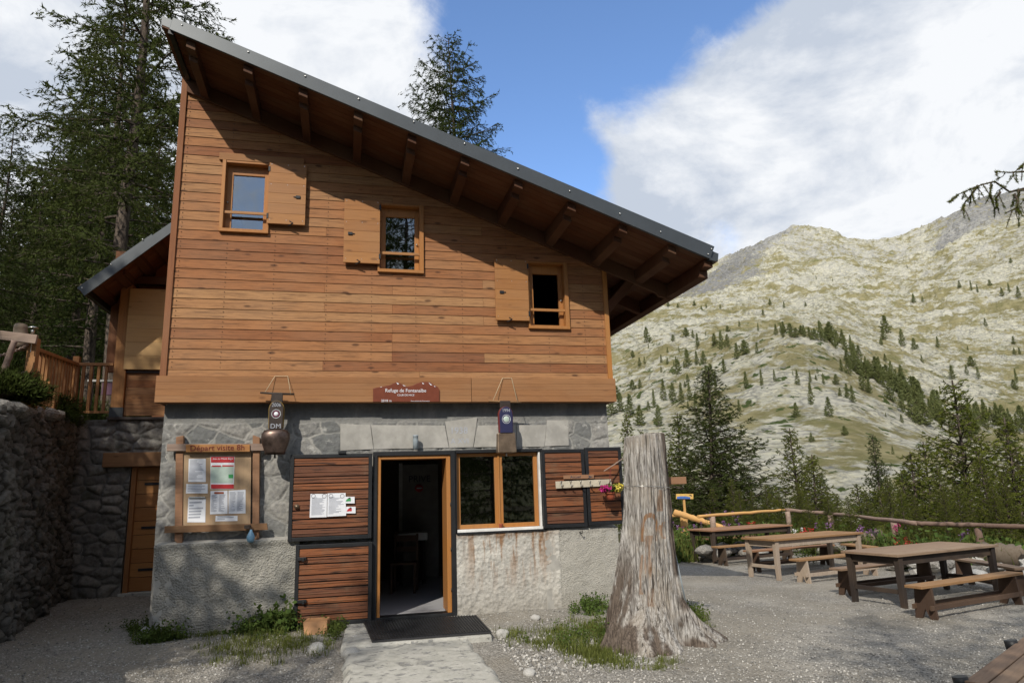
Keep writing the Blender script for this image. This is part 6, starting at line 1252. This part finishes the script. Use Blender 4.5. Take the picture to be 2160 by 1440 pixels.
g1 = scatter([[(440, 1385), (520, 1388), (600, 1385), (700, 1368)], [(470, 1372), (560, 1365), (650, 1372)]], 130, 1)+scatter([[(1060, 1340), (1120, 1350), (1180, 1355), (1260, 1372), (1330, 1385)], [(1150, 1345), (1250, 1330), (1290, 1345)], [(1200, 1360), (1300, 1378)]], 190, 2)+scatter([[(1440, 1290), (1462, 1300), (1480, 1325)], [(1380, 1390), (1420, 1385)]], 50, 3, .5, .9)+scatter([[(270, 1350), (320, 1345), (380, 1350)], [(430, 1340), (470, 1345)]], 60, 4, .4, .9)
tag(tuft_mesh('grass', g1, 'grassb', None, (.03, .10), 11, False, 5, .06), kind='stuff')
for i, (px, py, n, r, s, lb) in enumerate([(575, 1328, 70, 60, 1.5, 'tall dark weeds at the corner of the left plinth and the lower door leaf'), (545, 1352, 40, 60, .9, 'low weeds in front of the left plinth'), (375, 1335, 60, 36, 1.3, 'small weed clump against the left end of the plinth'), (300, 1348, 40, 40, 1.0, 'sprawling weeds beside the white stone'), (700, 1345, 50, 30, 1.0, 'green weeds right of the wooden block'), (1205, 1345, 60, 50, .9, 'low green weeds below the speckled render'), (1245, 1300, 60, 34, 1.2, 'brownish weeds where the right plinth meets the stump'), (1292, 1345, 80, 34, 1.1, 'weeds growing over the roots at the left foot of the stump'), (1462, 1300, 60, 22, 1.1, 'grass tuft at the shaded right foot of the stump'), (612, 1290, 34, 14, 2.2, 'tall stems growing up beside the door-leaf hinge')]):
    rr = random.Random(i); sp = []
    for _ in range(n):
        p = atz(px+rr.gauss(0, r*.5), py+rr.gauss(0, 7), -.1)
        if p[1] > -.08 and -.1 < p[0] < 5.95: p[1] = -.10-rr.random()*.12
        sp.append((p[0], p[1], gz(p[0], p[1]), s*rr.uniform(.6, 1.2)))
    t = thing('weed_clump', lb, 'weeds'); tuft_mesh('leaves', sp, 'leaf', t, (.05, .17), 26, True, i+40, .05); tuft_mesh('stems', sp[::2], 'grassb', t, (.06, .16), 4, False, i+80, .04)
# shrubs on the bank (left), each a plant
def shrub(label, px, py, Y, w, h, seed, z=None, mat='juniper', name='juniper_bush'):
    rr = np.random.RandomState(seed); c = at(px, py, Y); zb = (bankz(c[0], c[1]) if z is None else z)-.1; n = 5200; P = rr.normal(size=(n, 3)); P /= np.linalg.norm(P, axis=1)[:, None]; P[:, 2] = np.abs(P[:, 2]); r = (.55+.45*rr.rand(n))[:, None]*(.75+.5*fbm(P[:, 0]*2.5+seed, P[:, 1]*2.5+P[:, 2]*2, 3, seed))[:, None]; P = P*r*np.array([w, w*.9, h])
    t = thing(name, label, 'shrub', (c[0], c[1], zb)); d = P/np.linalg.norm(P, axis=1)[:, None]+rr.normal(size=P.shape)*.7+np.array([0, 0, .5]); d /= np.linalg.norm(d, axis=1)[:, None]; s = np.cross(d, rr.normal(size=P.shape)); s /= np.linalg.norm(s, axis=1)[:, None]; L = rr.uniform(.05, .12, n)[:, None]
    V = np.stack([P-s*.010, P+d*L*.5+s*.008, P+d*L, P-d*.02], 1).reshape(-1, 3); tri_mesh('foliage', V, np.arange(n*4).reshape(-1, 4), mat, t, rr.rand(n), 4)
    b = MB()
    for i in range(14): a = i*2.4; b.tube([(0, 0, 0), (w*.35*math.cos(a), w*.35*math.sin(a), h*.35), (w*.7*math.cos(a), w*.7*math.sin(a), h*.62)], [.02, .014, .006], 5)
    b.build('stems', 'twig', t)
for a in [('rounded dark bush at the left edge above the crossboard', 20, 690, 3.0, .75, 1.35, 1), ('low bright juniper behind the slatted railing near its end post', 85, 745, 3.6, .8, .75, 2), ('juniper behind the slatted railing, middle', 115, 760, 5.2, .9, .8, 3), ('juniper behind the railing corner post', 150, 790, 5.8, .8, .7, 4), ('juniper spilling behind the four thin balusters', 190, 830, 6.5, .9, .7, 5), ('bush in shade right behind the wing post', 225, 850, 8.5, .9, .6, 6), ('dark bush hanging over the top of the retaining wall at the left edge', -10, 905, .15, .55, .30, 7), ('dark bush below the leaning pole at the left edge', 0, 830, .9, .5, .55, 8)]: shrub(*a)
shrub('juniper behind the slatted railing, lower', 100, 800, 2.9, .5, .45, 12); shrub('wide juniper on the slope above the railing', 60, 740, 7.5, 1.4, .9, 13); shrub('spreading juniper under the slim trunks', 160, 760, 8.5, 1.3, .8, 14)
# flowers and tall herbs along the fence
def herb(px, py, z0, mat, label, name, seed, hp_=None, n=3, hgt=.8):
    q = atz(px, py, z0); rr = random.Random(seed); t = thing(name, label, 'flower'); zb = -.3; b = MB(); V = []; tn = []; FV = []; ft = []
    for i in range(n):
        x, y = q[0]+rr.uniform(-.15, .15), q[1]+rr.uniform(-.15, .15); h = q[2]-zb-rr.uniform(0, .15); b.tube([(x, y, zb), (x+.02, y, zb+h*.5), (x+rr.uniform(-.03, .03), y, zb+h)], .006, 4)
        for k in range(26): z = zb+h*rr.random()*.85; a = rr.random()*6.28; l = .10*(1.2-z/max(h, .1)*.3); c = np.array([x, y, z]); d = np.array([math.cos(a), math.sin(a), .4])*l; w = np.array([-math.sin(a), math.cos(a), 0])*.016; V += [c-w*.3, c+d*.5-w, c+d, c+d*.5+w]; tn.append(rr.random())
        for k in range(34):
            c = np.array([x+rr.gauss(0, .02), y+rr.gauss(0, .02), zb+h-(rr.random()**1.5)*.14+.02]); d = np.array([rr.gauss(0, 1), rr.gauss(0, 1), rr.gauss(0, 1)]); d /= np.linalg.norm(d); w = np.cross(d, [rr.gauss(0, 1), .3, 1]); w /= np.linalg.norm(w); s = .015; FV += [c-w*s, c+d*s, c+w*s, c-d*s]; ft.append(rr.random())
    b.build('stems', 'grassb', t); tri_mesh('leaves', np.array(V), np.arange(len(V)).reshape(-1, 4), 'leaf', t, tn, 4); tri_mesh('blossom', np.array(FV), np.arange(len(FV)).reshape(-1, 4), mat, t, ft, 4)
hl = [(1428, 1100, .5, 'purple', 'purple flower stem just left of the signpost'), (1494, 1076, .85, 'purple', 'tall purple flower spike at the first fence post'), (1543, 1072, .85, 'purple', 'tall purple flower spike poking above the pale rail'), (1537, 1098, .6, 'purple', 'purple flowers just below the pale rail'), (1553, 1094, .6, 'purple', 'small purple flower beside the pale rail spike'), (1588, 1094, .6, 'redp', 'single red flower behind the farthest table'), (1468, 1097, .6, 'purple', 'mauve flower between signpost and first post'), (1695, 1113, .5, 'redp', 'red flowers at the right end of the farthest table'), (1707, 1111, .5, 'redp', 'second red flower head by the farthest table'), (1690, 1110, .5, 'white', 'white flowers beside the red ones'), (1731, 1094, .6, 'purple', 'purple flower under the grey rail between two posts'), (1816, 1103, .55, 'purple', 'purple flower above the grey fallen log'), (1832, 1109, .5, 'purple', 'small mauve flower near the dark log end'), (1898, 1130, .35, 'redp', 'red flowers right of the dark log end'), (1918, 1136, .3, 'redp', 'red flower between the log and the nearest table'), (1937, 1139, .3, 'redp', 'red flower close behind the nearest table'), (1951, 1140, .3, 'purple', 'pink flower beside the red ones'), (2022, 1118, .45, 'purple', 'round purple thistle under the dark rail'), (2140, 1141, .3, 'purple', 'purple thistle at the right over the thick log'), (1896, 1100, .6, 'magenta', 'pink flowers on the fence post')]
for i, a in enumerate(hl): herb(a[0], a[1], a[2], a[3], a[4], 'flowering_herb', i+5)
rs = random.Random(77); hs_ = []
P_ = [fl[0]+np.array([-1.2, .2, 0]), fl[0], fl[1], A3, A4, A5, A6]
for i in range(900):
    t = rs.random()*6; k_ = min(5, int(t)); f = t-k_; q = P_[k_]*(1-f)+P_[k_+1]*f; d = np.array([q[0]-CAM[0], q[1]-CAM[1]]); d /= np.linalg.norm(d); bk = rs.uniform(-.35, 2.2); x, y = q[0]+d[0]*bk, q[1]+d[1]*bk; hs_.append((x, y, max(-.5, H(x, y)) if bk > .2 else -.3, rs.uniform(2.2, 4.4)))
tag(tuft_mesh('tall_herbs', hs_, 'leaf', None, (.05, .20), 34, True, 91, .07), kind='stuff')
tag(tuft_mesh('tall_grass', hs_[:700], 'grassb', None, (.08, .20), 18, False, 92, .07), kind='stuff')
